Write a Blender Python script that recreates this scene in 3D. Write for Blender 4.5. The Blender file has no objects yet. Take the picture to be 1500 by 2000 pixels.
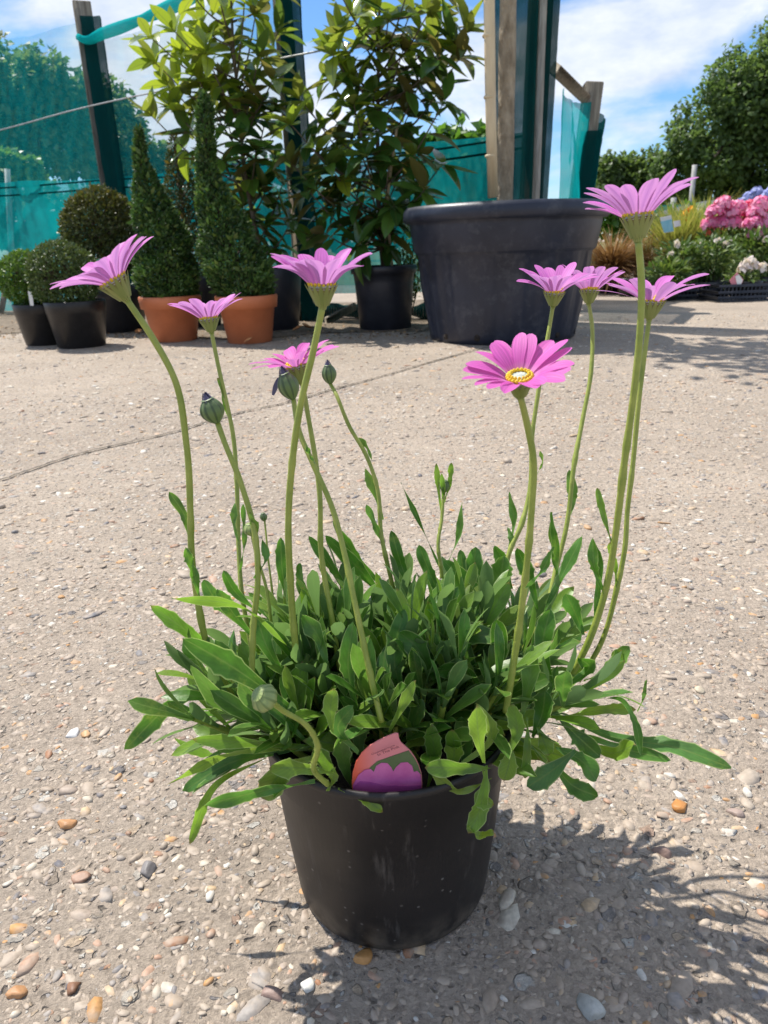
import bpy, math, random
import numpy as np
from mathutils import Vector, Matrix

# ------------------------------------------------------------------ camera, sky, sun, exposure
SC = bpy.context.scene
COL = SC.collection
F_PX, PITCH, ROLL, CAM_H = 1400.0, math.radians(20.3), 0.035, 0.44
_f = np.array([0, math.cos(PITCH), -math.sin(PITCH)])
_r0 = np.array([1.0, 0, 0])
_u0 = np.array([0, math.sin(PITCH), math.cos(PITCH)])
_R = math.cos(ROLL) * _r0 - math.sin(ROLL) * _u0
_U = math.sin(ROLL) * _r0 + math.cos(ROLL) * _u0
_C = np.array([0, 0, CAM_H])
cd = bpy.data.cameras.new('camera')
cam = bpy.data.objects.new('camera', cd)
COL.objects.link(cam)
cam.matrix_world = Matrix(((_R[0], _U[0], -_f[0], 0), (_R[1], _U[1], -_f[1], 0), (_R[2], _U[2], -_f[2], CAM_H), (0, 0, 0, 1)))
cd.sensor_fit = 'VERTICAL'
cd.sensor_height = 36
cd.lens = 36 * F_PX / 2000
cd.clip_start = 0.01
cd.clip_end = 2000
cd.dof.use_dof = True
cd.dof.focus_distance = 0.52
cd.dof.aperture_fstop = 19.0
SC.camera = cam

SUN_EL = math.radians(59)
SUN_H = np.array([-0.75, 0.66])
SUN_H = SUN_H / np.linalg.norm(SUN_H)
SUN_DIR = np.array([SUN_H[0] * math.cos(SUN_EL), SUN_H[1] * math.cos(SUN_EL), math.sin(SUN_EL)])

W = bpy.data.worlds.new('World')
SC.world = W
W.use_nodes = True
nt = W.node_tree
nt.nodes.clear()


def nd(nt, typ, ins=None, **props):
    n = nt.nodes.new(typ)
    for k, v in props.items():
        setattr(n, k, v)
    for k, v in (ins or {}).items():
        s = n.inputs[k]
        if isinstance(v, bpy.types.NodeSocket):
            nt.links.new(v, s)
        else:
            s.default_value = v
    return n


def ramp(nt, fac, stops, interp='LINEAR'):
    n = nt.nodes.new('ShaderNodeValToRGB')
    n.color_ramp.interpolation = interp
    el = n.color_ramp.elements
    while len(el) < len(stops):
        el.new(0.5)
    for e, (p, c) in zip(el, stops):
        e.position = p
        if isinstance(c, (int, float)):
            c = (c, c, c)
        e.color = (c[0], c[1], c[2], 1)
    nt.links.new(fac, n.inputs[0])
    return n.outputs[0]


def mix(nt, fac, a, b, blend='MIX'):
    n = nt.nodes.new('ShaderNodeMix')
    n.data_type = 'RGBA'
    n.blend_type = blend
    for i, v in ((0, fac), (6, a), (7, b)):
        s = n.inputs[i]
        if isinstance(v, bpy.types.NodeSocket):
            nt.links.new(v, s)
        elif i == 0:
            s.default_value = v
        else:
            s.default_value = (v[0], v[1], v[2], 1)
    return n.outputs[2]


def mth(nt, op, a, b=0.0, c=0.0):
    n = nt.nodes.new('ShaderNodeMath')
    n.operation = op
    for i, v in enumerate((a, b, c)):
        if isinstance(v, bpy.types.NodeSocket):
            nt.links.new(v, n.inputs[i])
        else:
            n.inputs[i].default_value = v
    return n.outputs[0]


SKY_LOC = (-0.238, 1.302, -0.960)
sky = nd(nt, 'ShaderNodeTexSky', sky_type='NISHITA', sun_disc=False, sun_elevation=SUN_EL,
         sun_rotation=math.atan2(SUN_H[0], SUN_H[1]), air_density=1.0, dust_density=0.15, ozone_density=3.5)
tc = nd(nt, 'ShaderNodeTexCoord')
mp = nd(nt, 'ShaderNodeMapping', {'Vector': tc.outputs['Generated'], 'Scale': (1.0, 1.0, 2.4), 'Location': SKY_LOC})
cn = nd(nt, 'ShaderNodeTexNoise', {'Vector': mp.outputs[0], 'Scale': 3.2, 'Detail': 9.0, 'Roughness': 0.55, 'Distortion': 0.25})
cm = ramp(nt, cn.outputs[0], [(0.45, 0.0), (0.56, 1.0)])
cn2 = nd(nt, 'ShaderNodeTexNoise', {'Vector': mp.outputs[0], 'Scale': 7.0, 'Detail': 6.0, 'Roughness': 0.6})
cc = ramp(nt, cn2.outputs[0], [(0.3, (0.52, 0.61, 0.76)), (0.65, (0.90, 0.92, 0.96))])
skc = mix(nt, 1.0, sky.outputs[0], (0.72, 0.95, 1.15), 'MULTIPLY')
b1 = nd(nt, 'ShaderNodeBackground', {'Color': skc, 'Strength': 0.095})
b2 = nd(nt, 'ShaderNodeBackground', {'Color': cc, 'Strength': 0.86})
ms = nd(nt, 'ShaderNodeMixShader', {0: cm, 1: b1.outputs[0], 2: b2.outputs[0]})
wo = nd(nt, 'ShaderNodeOutputWorld', {'Surface': ms.outputs[0]})

sl = bpy.data.lights.new('sun', 'SUN')
sl.energy = 4.6
sl.angle = math.radians(0.53)
sl.color = (1.0, 0.955, 0.88)
sun = bpy.data.objects.new('sun', sl)
COL.objects.link(sun)
sun.location = (-3, 3, 6)
sun.rotation_euler = Vector(SUN_DIR).to_track_quat('Z', 'Y').to_euler()
SC.view_settings.view_transform = 'Standard'
SC.view_settings.look = 'None'
SC.view_settings.exposure = 0.55
SC.view_settings.gamma = 1.0
SC.cycles.max_bounces = 8
SC.cycles.transparent_max_bounces = 16

# ------------------------------------------------------------------ helpers


def ray(x, y):
    return _f + (x - 750) / F_PX * _R - (y - 1000) / F_PX * _U


def G(x, y, z=0.0):
    d = ray(x, y)
    return _C + d * ((z - CAM_H) / d[2])


def P(x, y, Y):
    d = ray(x, y)
    return _C + d * (Y / d[1])


def zdepth(p):
    return float((np.asarray(p) - _C) @ _f)


def unit(v):
    v = np.asarray(v, float)
    return v / np.maximum(np.linalg.norm(v, axis=-1, keepdims=True), 1e-12)


class MB:
    """collects pieces of ONE mesh"""

    def __init__(s):
        s.V, s.F, s.A, s.n = [], [], [], 0

    def add(s, V, F, rnd=0.0, lu=0.0, lv=0.0, yng=0.0, m=0):
        V = np.asarray(V, float).reshape(-1, 3)
        k = len(V)
        a = np.zeros((k, 4))
        for j, q in enumerate((rnd, lu, lv, yng)):
            a[:, j] = q
        s.V.append(V)
        s.A.append(a)
        F = F if isinstance(F, list) else [F]
        for f in F:
            f = np.asarray(f, int)
            if len(f):
                s.F.append((f + s.n, m))
        s.n += k

    def build(s, name, mats, parent=None, smooth=True):
        V = np.concatenate(s.V)
        A = np.concatenate(s.A)
        lo, st, mi, pos = [], [], [], 0
        for f, m in s.F:
            k = f.shape[1]
            lo.append(f.ravel())
            st.append(pos + np.arange(len(f)) * k)
            mi.append(np.full(len(f), m))
            pos += f.size
        lo, st, mi = np.concatenate(lo), np.concatenate(st), np.concatenate(mi)
        org = np.zeros(3)
        if parent is not None:
            org = np.array(parent.get('_org', (0, 0, 0)), float)
        me = bpy.data.meshes.new(name)
        me.vertices.add(len(V))
        me.vertices.foreach_set('co', (V - org).astype(np.float32).ravel())
        me.loops.add(len(lo))
        me.loops.foreach_set('vertex_index', lo.astype(np.int32))
        me.polygons.add(len(st))
        me.polygons.foreach_set('loop_start', st.astype(np.int32))
        me.polygons.foreach_set('material_index', mi.astype(np.int32))
        for j, an in enumerate(('rnd', 'lu', 'lv', 'yng')):
            at = me.attributes.new(an, 'FLOAT', 'POINT')
            at.data.foreach_set('value', A[:, j].astype(np.float32))
        me.update(calc_edges=True)
        me.validate()
        me.polygons.foreach_set('use_smooth', np.full(len(me.polygons), smooth))
        for m in (mats if isinstance(mats, (list, tuple)) else [mats]):
            me.materials.append(m)
        o = bpy.data.objects.new(name, me)
        COL.objects.link(o)
        if parent is not None:
            o.parent = parent
            o['_org'] = [float(q) for q in org]
        return o

    # ---- shapes
    def tube(s, pts, rad, seg=10, cap=True, **kw):
        pts = np.asarray(pts, float)
        n = len(pts)
        rad = np.broadcast_to(np.asarray(rad, float), (n,))
        T = unit(np.gradient(pts, axis=0))
        ref = np.array([0, 0, 1.0]) if abs(T[0][2]) < 0.9 else np.array([1.0, 0, 0])
        S = unit(np.cross(T, ref))
        B = np.cross(T, S)
        a = np.linspace(0, 2 * np.pi, seg, endpoint=False)
        V = pts[:, None] + rad[:, None, None] * (np.cos(a)[None, :, None] * S[:, None] + np.sin(a)[None, :, None] * B[:, None])
        i, j = np.meshgrid(np.arange(n - 1), np.arange(seg), indexing='ij')
        j2 = (j + 1) % seg
        F = np.stack([i * seg + j, i * seg + j2, (i + 1) * seg + j2, (i + 1) * seg + j], -1).reshape(-1, 4)
        fl = [F]
        V = V.reshape(-1, 3)
        if cap:
            V = np.concatenate([V, pts[:1], pts[-1:]])
            q = np.arange(seg)
            fl.append(np.stack([np.full(seg, n * seg), (q + 1) % seg, q], -1))
            e = (n - 1) * seg
            fl.append(np.stack([np.full(seg, n * seg + 1), e + q, e + (q + 1) % seg], -1))
        if 'lu' not in kw:
            lu = np.repeat(np.linspace(0, 1, n), seg)
            kw['lu'] = np.concatenate([lu, [0, 1]]) if cap else lu
        s.add(V, fl, **kw)

    def lathe(s, prof, c, seg=64, mod=None, axis=None, **kw):
        prof = np.asarray(prof, float)
        n = len(prof)
        a = np.linspace(0, 2 * np.pi, seg, endpoint=False)
        r = np.repeat(prof[:, 0:1], seg, 1)
        z = np.repeat(prof[:, 1:2], seg, 1)
        if mod is not None:
            r = r + mod(r, z, a[None])
        L = np.stack([r * np.cos(a), r * np.sin(a), z], -1)
        if axis is not None:
            ax = unit(axis)
            u = unit(np.cross(ax, [0.3, 1.0, 0.1]))
            w = np.cross(ax, u)
            L = L[..., 0:1] * u + L[..., 1:2] * w + L[..., 2:3] * ax
        V = (L + np.asarray(c, float)).reshape(-1, 3)
        i, j = np.meshgrid(np.arange(n - 1), np.arange(seg), indexing='ij')
        j2 = (j + 1) % seg
        F = np.stack([i * seg + j, i * seg + j2, (i + 1) * seg + j2, (i + 1) * seg + j], -1).reshape(-1, 4)
        zz = prof[:, 1]
        if 'lu' not in kw:
            kw['lu'] = np.repeat((zz - zz.min()) / max(np.ptp(zz), 1e-9), seg)
        if 'lv' not in kw:
            kw['lv'] = np.tile(a / (2 * np.pi), n)
        s.add(V, F, **kw)

    def ribbon(s, Cn, S, w, nw=4, fold=0.0, wav=None, cup=0.0, **kw):
        Cn = np.asarray(Cn, float)
        n = len(Cn)
        S = unit(np.broadcast_to(S, Cn.shape))
        T = unit(np.gradient(Cn, axis=0))
        Nn = unit(np.cross(S, T))
        v = np.linspace(-1, 1, nw + 1)
        w = np.asarray(w, float)[:, None]
        off = fold * np.abs(v)[None] * w + cup * (v ** 2)[None] * w
        if wav is not None:
            off = off + wav[:, None] * np.abs(v)[None] * np.sign(v)[None]
        V = Cn[:, None] + S[:, None] * (w * v[None])[..., None] + Nn[:, None] * off[..., None]
        i, j = np.meshgrid(np.arange(n - 1), np.arange(nw), indexing='ij')
        k = nw + 1
        F = np.stack([i * k + j, i * k + j + 1, (i + 1) * k + j + 1, (i + 1) * k + j], -1).reshape(-1, 4)
        s.add(V.reshape(-1, 3), F, lu=np.repeat(np.linspace(0, 1, n), k), lv=np.tile(v, n), **kw)

    def box(s, c, size, rot=None, bev=0.0, **kw):
        h = np.asarray(size, float) / 2
        b = min(bev, h.min() * 0.9)
        V, idx = [], {}
        for sx in (-1, 1):
            for sy in (-1, 1):
                for sz in (-1, 1):
                    sg = np.array([sx, sy, sz])
                    for ax in range(3):
                        q = sg * (h - b)
                        q[ax] = sg[ax] * h[ax]
                        idx[(sx, sy, sz, ax)] = len(V)
                        V.append(q)
        quads, tris = [], []
        for ax in range(3):
            o = [a for a in range(3) if a != ax]
            for sg in (-1, 1):
                cs = []
                for a, bb in ((-1, -1), (1, -1), (1, 1), (-1, 1)):
                    t = [0, 0, 0]
                    t[ax], t[o[0]], t[o[1]] = sg, a, bb
                    cs.append(idx[(t[0], t[1], t[2], ax)])
                quads.append(cs if (sg > 0) == (ax != 1) else cs[::-1])
        if b > 0:
            for ax in range(3):
                o = [a for a in range(3) if a != ax]
                for a in (-1, 1):
                    for bb in (-1, 1):
                        t0, t1 = [0, 0, 0], [0, 0, 0]
                        t0[o[0]] = t1[o[0]] = a
                        t0[o[1]] = t1[o[1]] = bb
                        t0[ax], t1[ax] = -1, 1
                        quads.append([idx[(*t0, o[0])], idx[(*t1, o[0])], idx[(*t1, o[1])], idx[(*t0, o[1])]])
            for sx in (-1, 1):
                for sy in (-1, 1):
                    for sz in (-1, 1):
                        tris.append([idx[(sx, sy, sz, a)] for a in range(3)])
        V = np.array(V)
        if rot is not None:
            V = V @ np.asarray(rot, float).T
        s.add(V + np.asarray(c, float), [np.array(quads)] + ([np.array(tris)] if tris else []), **kw)

    def bar(s, a, b, w, t, up=(0, 1, 0), bev=0.004, **kw):
        """a square timber from a to b; w across, t along the 'up' hint"""
        a, b = np.asarray(a, float), np.asarray(b, float)
        d = unit(b - a)
        n = unit(np.asarray(up, float) - d * (d @ np.asarray(up, float)))
        x = np.cross(n, d)
        s.box((a + b) / 2, (w, t, np.linalg.norm(b - a)), np.stack([x, n, d], 1), bev, **kw)

    def scatter(s, tpl, pos, d, n, sc, rnd=0.0, yng=0.0, m=0):
        tv, tf, tu, tw = tpl
        pos, d = np.asarray(pos, float), unit(d)
        N = len(pos)
        side = unit(np.cross(np.broadcast_to(n, d.shape), d))
        nn = np.cross(d, side)
        sc = np.asarray(sc, float)
        if sc.ndim == 1:
            sc = np.stack([sc, sc, sc], 1)
        V = pos[:, None] + (tv[None, :, 0:1] * sc[:, None, 0:1]) * side[:, None] + (tv[None, :, 1:2] * sc[:, None, 1:2]) * d[:, None] + (tv[None, :, 2:3] * sc[:, None, 2:3]) * nn[:, None]
        T = len(tv)
        F = (tf[None] + (np.arange(N) * T)[:, None, None]).reshape(-1, tf.shape[1])
        s.add(V.reshape(-1, 3), F, rnd=np.repeat(np.broadcast_to(rnd, (N,)), T), lu=np.tile(tu, N), lv=np.tile(tw, N), yng=np.repeat(np.broadcast_to(yng, (N,)), T), m=m)


def leaf_tpl(nl=6, nw=2, prof=None, bend=0.2, fold=0.3, width=0.3, twist=0.0):
    t = np.linspace(0, 1, nl + 1)
    prof = prof or (lambda q: np.sin(np.pi * np.clip(q, 0, 1) ** 0.85) ** 0.8)
    w = np.maximum(prof(t), 0.02) * width * 0.5
    v = np.linspace(-1, 1, nw + 1)
    X = w[:, None] * v[None]
    Z = fold * np.abs(v)[None] * w[:, None] - bend * (t ** 2)[:, None] + twist * X * t[:, None]
    Yv = np.repeat((t - 0.15 * bend * t ** 2)[:, None], nw + 1, 1)
    V = np.stack([X, Yv, Z], -1).reshape(-1, 3)
    i, j = np.meshgrid(np.arange(nl), np.arange(nw), indexing='ij')
    k = nw + 1
    Fq = np.stack([i * k + j, (i + 1) * k + j, (i + 1) * k + j + 1, i * k + j + 1], -1).reshape(-1, 4)
    return V, Fq, np.repeat(t, k), np.tile(v, nl + 1)


def empty(name, loc):
    o = bpy.data.objects.new(name, None)
    o.empty_display_size = 0.05
    o.location = [float(q) for q in loc]
    o['_org'] = [float(q) for q in loc]
    COL.objects.link(o)
    return o


def tag(o, label=None, cat=None, group=None, kind=None):
    if label:
        o['label'] = label
    if cat:
        o['category'] = cat
    if group:
        o['group'] = group
    if kind:
        o['kind'] = kind
    return o


def thing(name, label, cat, loc, group=None):
    return tag(empty(name, loc), label, cat, group)


def slab(name, pts, thick, mat, parent=None):
    """flat outline (3-D points) given a thickness vector"""
    pts = np.asarray(pts, float)
    n = len(pts)
    th = np.asarray(thick, float)
    V = np.concatenate([pts, pts + th])
    org = np.array(parent.get('_org', (0, 0, 0)), float) if parent is not None else np.zeros(3)
    me = bpy.data.meshes.new(name)
    fs = [list(range(n)), list(range(2 * n - 1, n - 1, -1))] + [[i, i + n, (i + 1) % n + n, (i + 1) % n] for i in range(n)]
    me.from_pydata([tuple(v - org) for v in V], [], fs)
    import bmesh
    bm = bmesh.new()
    bm.from_mesh(me)
    bmesh.ops.recalc_face_normals(bm, faces=bm.faces)
    bm.to_mesh(me)
    bm.free()
    me.materials.append(mat)
    o = bpy.data.objects.new(name, me)
    COL.objects.link(o)
    if parent is not None:
        o.parent = parent
    return o


def curve(pts, n):
    """smooth Catmull-Rom through 3-D points"""
    p = np.asarray(pts, float)
    if len(p) == 2:
        return p[0] + (p[1] - p[0]) * np.linspace(0, 1, n)[:, None]
    L = np.concatenate([[0], np.cumsum(np.linalg.norm(np.diff(p, axis=0), axis=1))])
    m = np.gradient(p, L, axis=0)
    u = np.linspace(0, L[-1], n)
    k = np.clip(np.searchsorted(L, u, 'right') - 1, 0, len(p) - 2)
    h = (L[k + 1] - L[k])[:, None]
    t = ((u - L[k]) / (L[k + 1] - L[k]))[:, None]
    return (2 * t**3 - 3 * t**2 + 1) * p[k] + (t**3 - 2 * t**2 + t) * h * m[k] + (-2 * t**3 + 3 * t**2) * p[k + 1] + (t**3 - t**2) * h * m[k + 1]


def rdir(rng, n):
    return unit(rng.normal(size=(n, 3)))


# ------------------------------------------------------------------ materials


def newmat(name):
    m = bpy.data.materials.new(name)
    m.use_nodes = True
    m.node_tree.nodes.clear()
    return m, m.node_tree


def attr(nt, name):
    return nd(nt, 'ShaderNodeAttribute', attribute_name=name).outputs['Fac']


def finish(nt, sh):
    nd(nt, 'ShaderNodeOutputMaterial', {'Surface': sh})


def leaf_mat(name, cols, under=None, young=None, rough=0.45, trans=0.3, tcol=None, margin=None, mid=None, spec=0.5, tscale=1.6, speck=0.0, ulo=1.0, blot=False):
    m, nt = newmat(name)
    rnd = attr(nt, 'rnd')
    st = [(i / max(len(cols) - 1, 1), c) for i, c in enumerate(cols)]
    col = ramp(nt, rnd, st)
    geo = nd(nt, 'ShaderNodeNewGeometry')
    if speck:
        nz = nd(nt, 'ShaderNodeTexNoise', {'Vector': nd(nt, 'ShaderNodeTexCoord').outputs['Object'], 'Scale': speck, 'Detail': 4.0})
        col = mix(nt, 1.0, col, ramp(nt, nz.outputs[0], [(0.3, 0.72), (0.7, 1.25)]), 'MULTIPLY')
    if young:
        col = mix(nt, attr(nt, 'yng'), col, young)
    av = mth(nt, 'ABSOLUTE', attr(nt, 'lv'))
    if margin:
        col = mix(nt, ramp(nt, av, [(0.86, 0.0), (0.97, 0.8)]), col, margin)
    if mid:
        col = mix(nt, ramp(nt, av, [(0.0, 0.8), (0.13, 0.0)]), col, mid)
    if blot:
        n5 = nd(nt, 'ShaderNodeTexNoise', {'Vector': nd(nt, 'ShaderNodeTexCoord').outputs['Object'], 'Scale': 38.0, 'Detail': 5.0, 'Roughness': 0.7})
        col = mix(nt, ramp(nt, n5.outputs[0], [(0.58, 0.0), (0.72, 0.6)]), col, (0.22, 0.29, 0.05))
        lu_ = attr(nt, 'lu')
        tipf = mth(nt, 'MULTIPLY', ramp(nt, lu_, [(0.95, 0.0), (0.99, 1.0)]), ramp(nt, rnd, [(0.6, 0.0), (0.75, 0.8)]))
        col = mix(nt, tipf, col, (0.20, 0.13, 0.05))
        vn = nd(nt, 'ShaderNodeTexWave', {'Vector': nd(nt, 'ShaderNodeCombineXYZ', {0: mth(nt, 'SUBTRACT', mth(nt, 'MULTIPLY', lu_, 2.2), mth(nt, 'MULTIPLY', av, 0.5)), 1: 0.0, 2: 0.0}).outputs[0], 'Scale': 1.6, 'Distortion': 1.5}, wave_type='BANDS', bands_direction='X')
        col = mix(nt, 1.0, col, ramp(nt, vn.outputs['Fac'], [(0.0, 0.95), (0.6, 1.0), (1.0, 1.04)]), 'MULTIPLY')
    if under:
        uf = geo.outputs['Backfacing']
        if young:
            uf = mth(nt, 'MULTIPLY', uf, mth(nt, 'SUBTRACT', 1.0, mth(nt, 'MULTIPLY', attr(nt, 'yng'), 0.8)))
            uf = mth(nt, 'MULTIPLY', uf, ramp(nt, rnd, [(0.35, ulo), (0.6, 1.0)]))
        col = mix(nt, uf, col, under)
    tc_ = mix(nt, 1.0, col, (tscale, tscale, tscale * 0.7), 'MULTIPLY') if tcol is None else tcol
    nz = nd(nt, 'ShaderNodeTexNoise', {'Vector': nd(nt, 'ShaderNodeTexCoord').outputs['Object'], 'Scale': 260.0, 'Detail': 2.0})
    bp = nd(nt, 'ShaderNodeBump', {'Height': nz.outputs[0], 'Strength': 0.12, 'Distance': 0.002})
    pb = nd(nt, 'ShaderNodeBsdfPrincipled', {'Base Color': col, 'Roughness': rough, 'Specular IOR Level': spec, 'Normal': bp.outputs[0]})
    tb = nd(nt, 'ShaderNodeBsdfTranslucent')
    if isinstance(tc_, tuple):
        tb.inputs[0].default_value = (*tc_, 1)
    else:
        nt.links.new(tc_, tb.inputs[0])
    mx = nd(nt, 'ShaderNodeMixShader', {0: trans, 1: pb.outputs[0], 2: tb.outputs[0]})
    finish(nt, mx.outputs[0])
    return m


def plain_mat(name, col, col2=None, rough=0.6, scale=20.0, bump=0.1, bscale=None, spec=0.5, lo=0.35, hi=0.65, detail=6.0, stretch=(1, 1, 1), dist=0.004, dust=None, metal=0.0):
    m, nt = newmat(name)
    tcn = nd(nt, 'ShaderNodeTexCoord')
    mp = nd(nt, 'ShaderNodeMapping', {'Vector': tcn.outputs['Object'], 'Scale': stretch})
    n1 = nd(nt, 'ShaderNodeTexNoise', {'Vector': mp.outputs[0], 'Scale': scale, 'Detail': detail, 'Roughness': 0.6})
    c = ramp(nt, n1.outputs[0], [(lo, col), (hi, col2 or col)])
    r = rough
    if dust:
        n3 = nd(nt, 'ShaderNodeTexNoise', {'Vector': tcn.outputs['Object'], 'Scale': dust[1], 'Detail': 8.0, 'Roughness': 0.72})
        f = ramp(nt, n3.outputs[0], [(dust[2], 0.0), (dust[3], dust[4])])
        c = mix(nt, f, c, dust[0])
        r = mth(nt, 'ADD', mth(nt, 'MULTIPLY', f, 0.5), rough)
    n2 = nd(nt, 'ShaderNodeTexNoise', {'Vector': mp.outputs[0], 'Scale': bscale or scale * 4, 'Detail': 5.0})
    bp = nd(nt, 'ShaderNodeBump', {'Height': n2.outputs[0], 'Strength': bump, 'Distance': dist})
    pb = nd(nt, 'ShaderNodeBsdfPrincipled', {'Base Color': c, 'Roughness': r, 'Specular IOR Level': spec, 'Normal': bp.outputs[0], 'Metallic': metal})
    finish(nt, pb.outputs[0])
    return m


def net_mat(name, col, alpha, scale, tw=0.55, var=0.2):
    m, nt = newmat(name)
    tcn = nd(nt, 'ShaderNodeTexCoord')
    lu, lv = attr(nt, 'lu'), attr(nt, 'lv')
    cv = nd(nt, 'ShaderNodeCombineXYZ', {0: lu, 1: lv, 2: 0.0})
    w1 = nd(nt, 'ShaderNodeTexWave', {'Vector': cv.outputs[0], 'Scale': scale, 'Distortion': 0.4}, wave_type='BANDS', bands_direction='X')
    w2 = nd(nt, 'ShaderNodeTexWave', {'Vector': cv.outputs[0], 'Scale': scale, 'Distortion': 0.4}, wave_type='BANDS', bands_direction='Y')
    g = mth(nt, 'MAXIMUM', w1.outputs['Fac'], w2.outputs['Fac'])
    nz = nd(nt, 'ShaderNodeTexNoise', {'Vector': tcn.outputs['Object'], 'Scale': 2.6, 'Detail': 7.0, 'Roughness': 0.68, 'Distortion': 1.2})
    a = mth(nt, 'ADD', mth(nt, 'MULTIPLY', mth(nt, 'SUBTRACT', g, 0.75), 0.25), alpha)
    a = mth(nt, 'ADD', a, mth(nt, 'MULTIPLY', mth(nt, 'SUBTRACT', nz.outputs[0], 0.5), var * 2))
    a = mth(nt, 'MINIMUM', mth(nt, 'MAXIMUM', a, 0.03), 0.99)
    df = nd(nt, 'ShaderNodeBsdfDiffuse', {'Color': (*col, 1)})
    tb = nd(nt, 'ShaderNodeBsdfTranslucent', {'Color': (*col, 1)})
    s1 = nd(nt, 'ShaderNodeMixShader', {0: tw, 1: df.outputs[0], 2: tb.outputs[0]})
    tr = nd(nt, 'ShaderNodeBsdfTransparent')
    s2 = nd(nt, 'ShaderNodeMixShader', {0: a, 1: tr.outputs[0], 2: s1.outputs[0]})
    finish(nt, s2.outputs[0])
    return m


def conc_mat():
    m, nt = newmat('exposed_aggregate_concrete')
    tcn = nd(nt, 'ShaderNodeTexCoord')
    ob = tcn.outputs['Object']
    dn = nd(nt, 'ShaderNodeTexNoise', {'Vector': ob, 'Scale': 55.0, 'Detail': 3.0})
    dv = mix(nt, 0.018, ob, dn.outputs['Color'], 'ADD')
    n1 = nd(nt, 'ShaderNodeTexNoise', {'Vector': ob, 'Scale': 2.4, 'Detail': 6.0, 'Roughness': 0.65})
    n2 = nd(nt, 'ShaderNodeTexNoise', {'Vector': ob, 'Scale': 140.0, 'Detail': 6.0, 'Roughness': 0.7})
    base = ramp(nt, n1.outputs[0], [(0.3, (0.362, 0.295, 0.232)), (0.7, (0.452, 0.373, 0.295))])
    base = mix(nt, 1.0, base, ramp(nt, n2.outputs[0], [(0.28, 0.66), (0.5, 1.02), (0.75, 1.2)]), 'MULTIPLY')
    cols = [(0.0, (0.36, 0.31, 0.25)), (0.16, (0.46, 0.42, 0.36)), (0.3, (0.30, 0.245, 0.19)), (0.42, (0.52, 0.40, 0.28)),
            (0.52, (0.26, 0.235, 0.215)), (0.62, (0.56, 0.53, 0.47)), (0.74, (0.38, 0.26, 0.19)), (0.84, (0.19, 0.18, 0.18)), (0.92, (0.62, 0.59, 0.53))]
    hgt = None
    for sc, th, soft, k in ((78.0, 0.36, 0.06, 1.0), (170.0, 0.34, 0.08, 0.55), (42.0, 0.30, 0.05, 1.2)):
        v = nd(nt, 'ShaderNodeTexVoronoi', {'Vector': dv, 'Scale': sc, 'Randomness': 1.0})
        sp = nd(nt, 'ShaderNodeSeparateColor', {0: v.outputs['Color']})
        lim = mth(nt, 'MULTIPLY', ramp(nt, sp.outputs[1], [(0.12, 0.0), (0.9, 1.0)]), th)
        f = mth(nt, 'MULTIPLY', mth(nt, 'SUBTRACT', lim, v.outputs['Distance']), 1.0 / soft)
        f = mth(nt, 'MINIMUM', mth(nt, 'MAXIMUM', f, 0.0), 1.0)
        pc = ramp(nt, sp.outputs[0], cols, 'CONSTANT')
        base = mix(nt, mth(nt, 'MULTIPLY', f, 0.85), base, pc)
        hh = mth(nt, 'MULTIPLY', f, k)
        hgt = hh if hgt is None else mth(nt, 'ADD', hgt, hh)
    gv = nd(nt, 'ShaderNodeTexVoronoi', {'Vector': dv, 'Scale': 420.0})
    gs = nd(nt, 'ShaderNodeSeparateColor', {0: gv.outputs['Color']})
    base = mix(nt, 1.0, base, ramp(nt, gs.outputs[0], [(0.0, 0.78), (0.3, 0.98), (0.75, 1.04), (1.0, 1.2)]), 'MULTIPLY')
    hgt = mth(nt, 'ADD', hgt, mth(nt, 'MULTIPLY', gs.outputs[1], 0.35))
    # small pits
    v = nd(nt, 'ShaderNodeTexVoronoi', {'Vector': dv, 'Scale': 120.0})
    sp = nd(nt, 'ShaderNodeSeparateColor', {0: v.outputs['Color']})
    pit = mth(nt, 'MULTIPLY', ramp(nt, sp.outputs[2], [(0.78, 0.0), (0.82, 1.0)], 'LINEAR'), ramp(nt, v.outputs['Distance'], [(0.12, 1.0), (0.3, 0.0)]))
    base = mix(nt, mth(nt, 'MULTIPLY', pit, 0.6), base, (0.10, 0.085, 0.07))
    hgt = mth(nt, 'SUBTRACT', hgt, mth(nt, 'MULTIPLY', pit, 1.3))
    hgt = mth(nt, 'ADD', hgt, mth(nt, 'MULTIPLY', n2.outputs[0], 1.8))
    # tamped ridges running across the slab
    mp = nd(nt, 'ShaderNodeMapping', {'Vector': ob, 'Rotation': (0, 0, math.radians(14))})
    wv = nd(nt, 'ShaderNodeTexWave', {'Vector': mp.outputs[0], 'Scale': 3.3, 'Distortion': 5.0, 'Detail': 3.0, 'Detail Scale': 1.5}, wave_type='BANDS', bands_direction='Y')
    hgt = mth(nt, 'ADD', hgt, mth(nt, 'MULTIPLY', wv.outputs['Fac'], 1.1))
    st = nd(nt, 'ShaderNodeTexNoise', {'Vector': ob, 'Scale': 0.9, 'Detail': 8.0, 'Roughness': 0.7})
    base = mix(nt, 1.0, base, ramp(nt, st.outputs[0], [(0.35, 0.84), (0.6, 1.06)]), 'MULTIPLY')
    bp = nd(nt, 'ShaderNodeBump', {'Height': hgt, 'Strength': 0.9, 'Distance': 0.0036})
    pb = nd(nt, 'ShaderNodeBsdfPrincipled', {'Base Color': base, 'Roughness': 0.85, 'Specular IOR Level': 0.3, 'Normal': bp.outputs[0]})
    finish(nt, pb.outputs[0])
    return m


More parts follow.
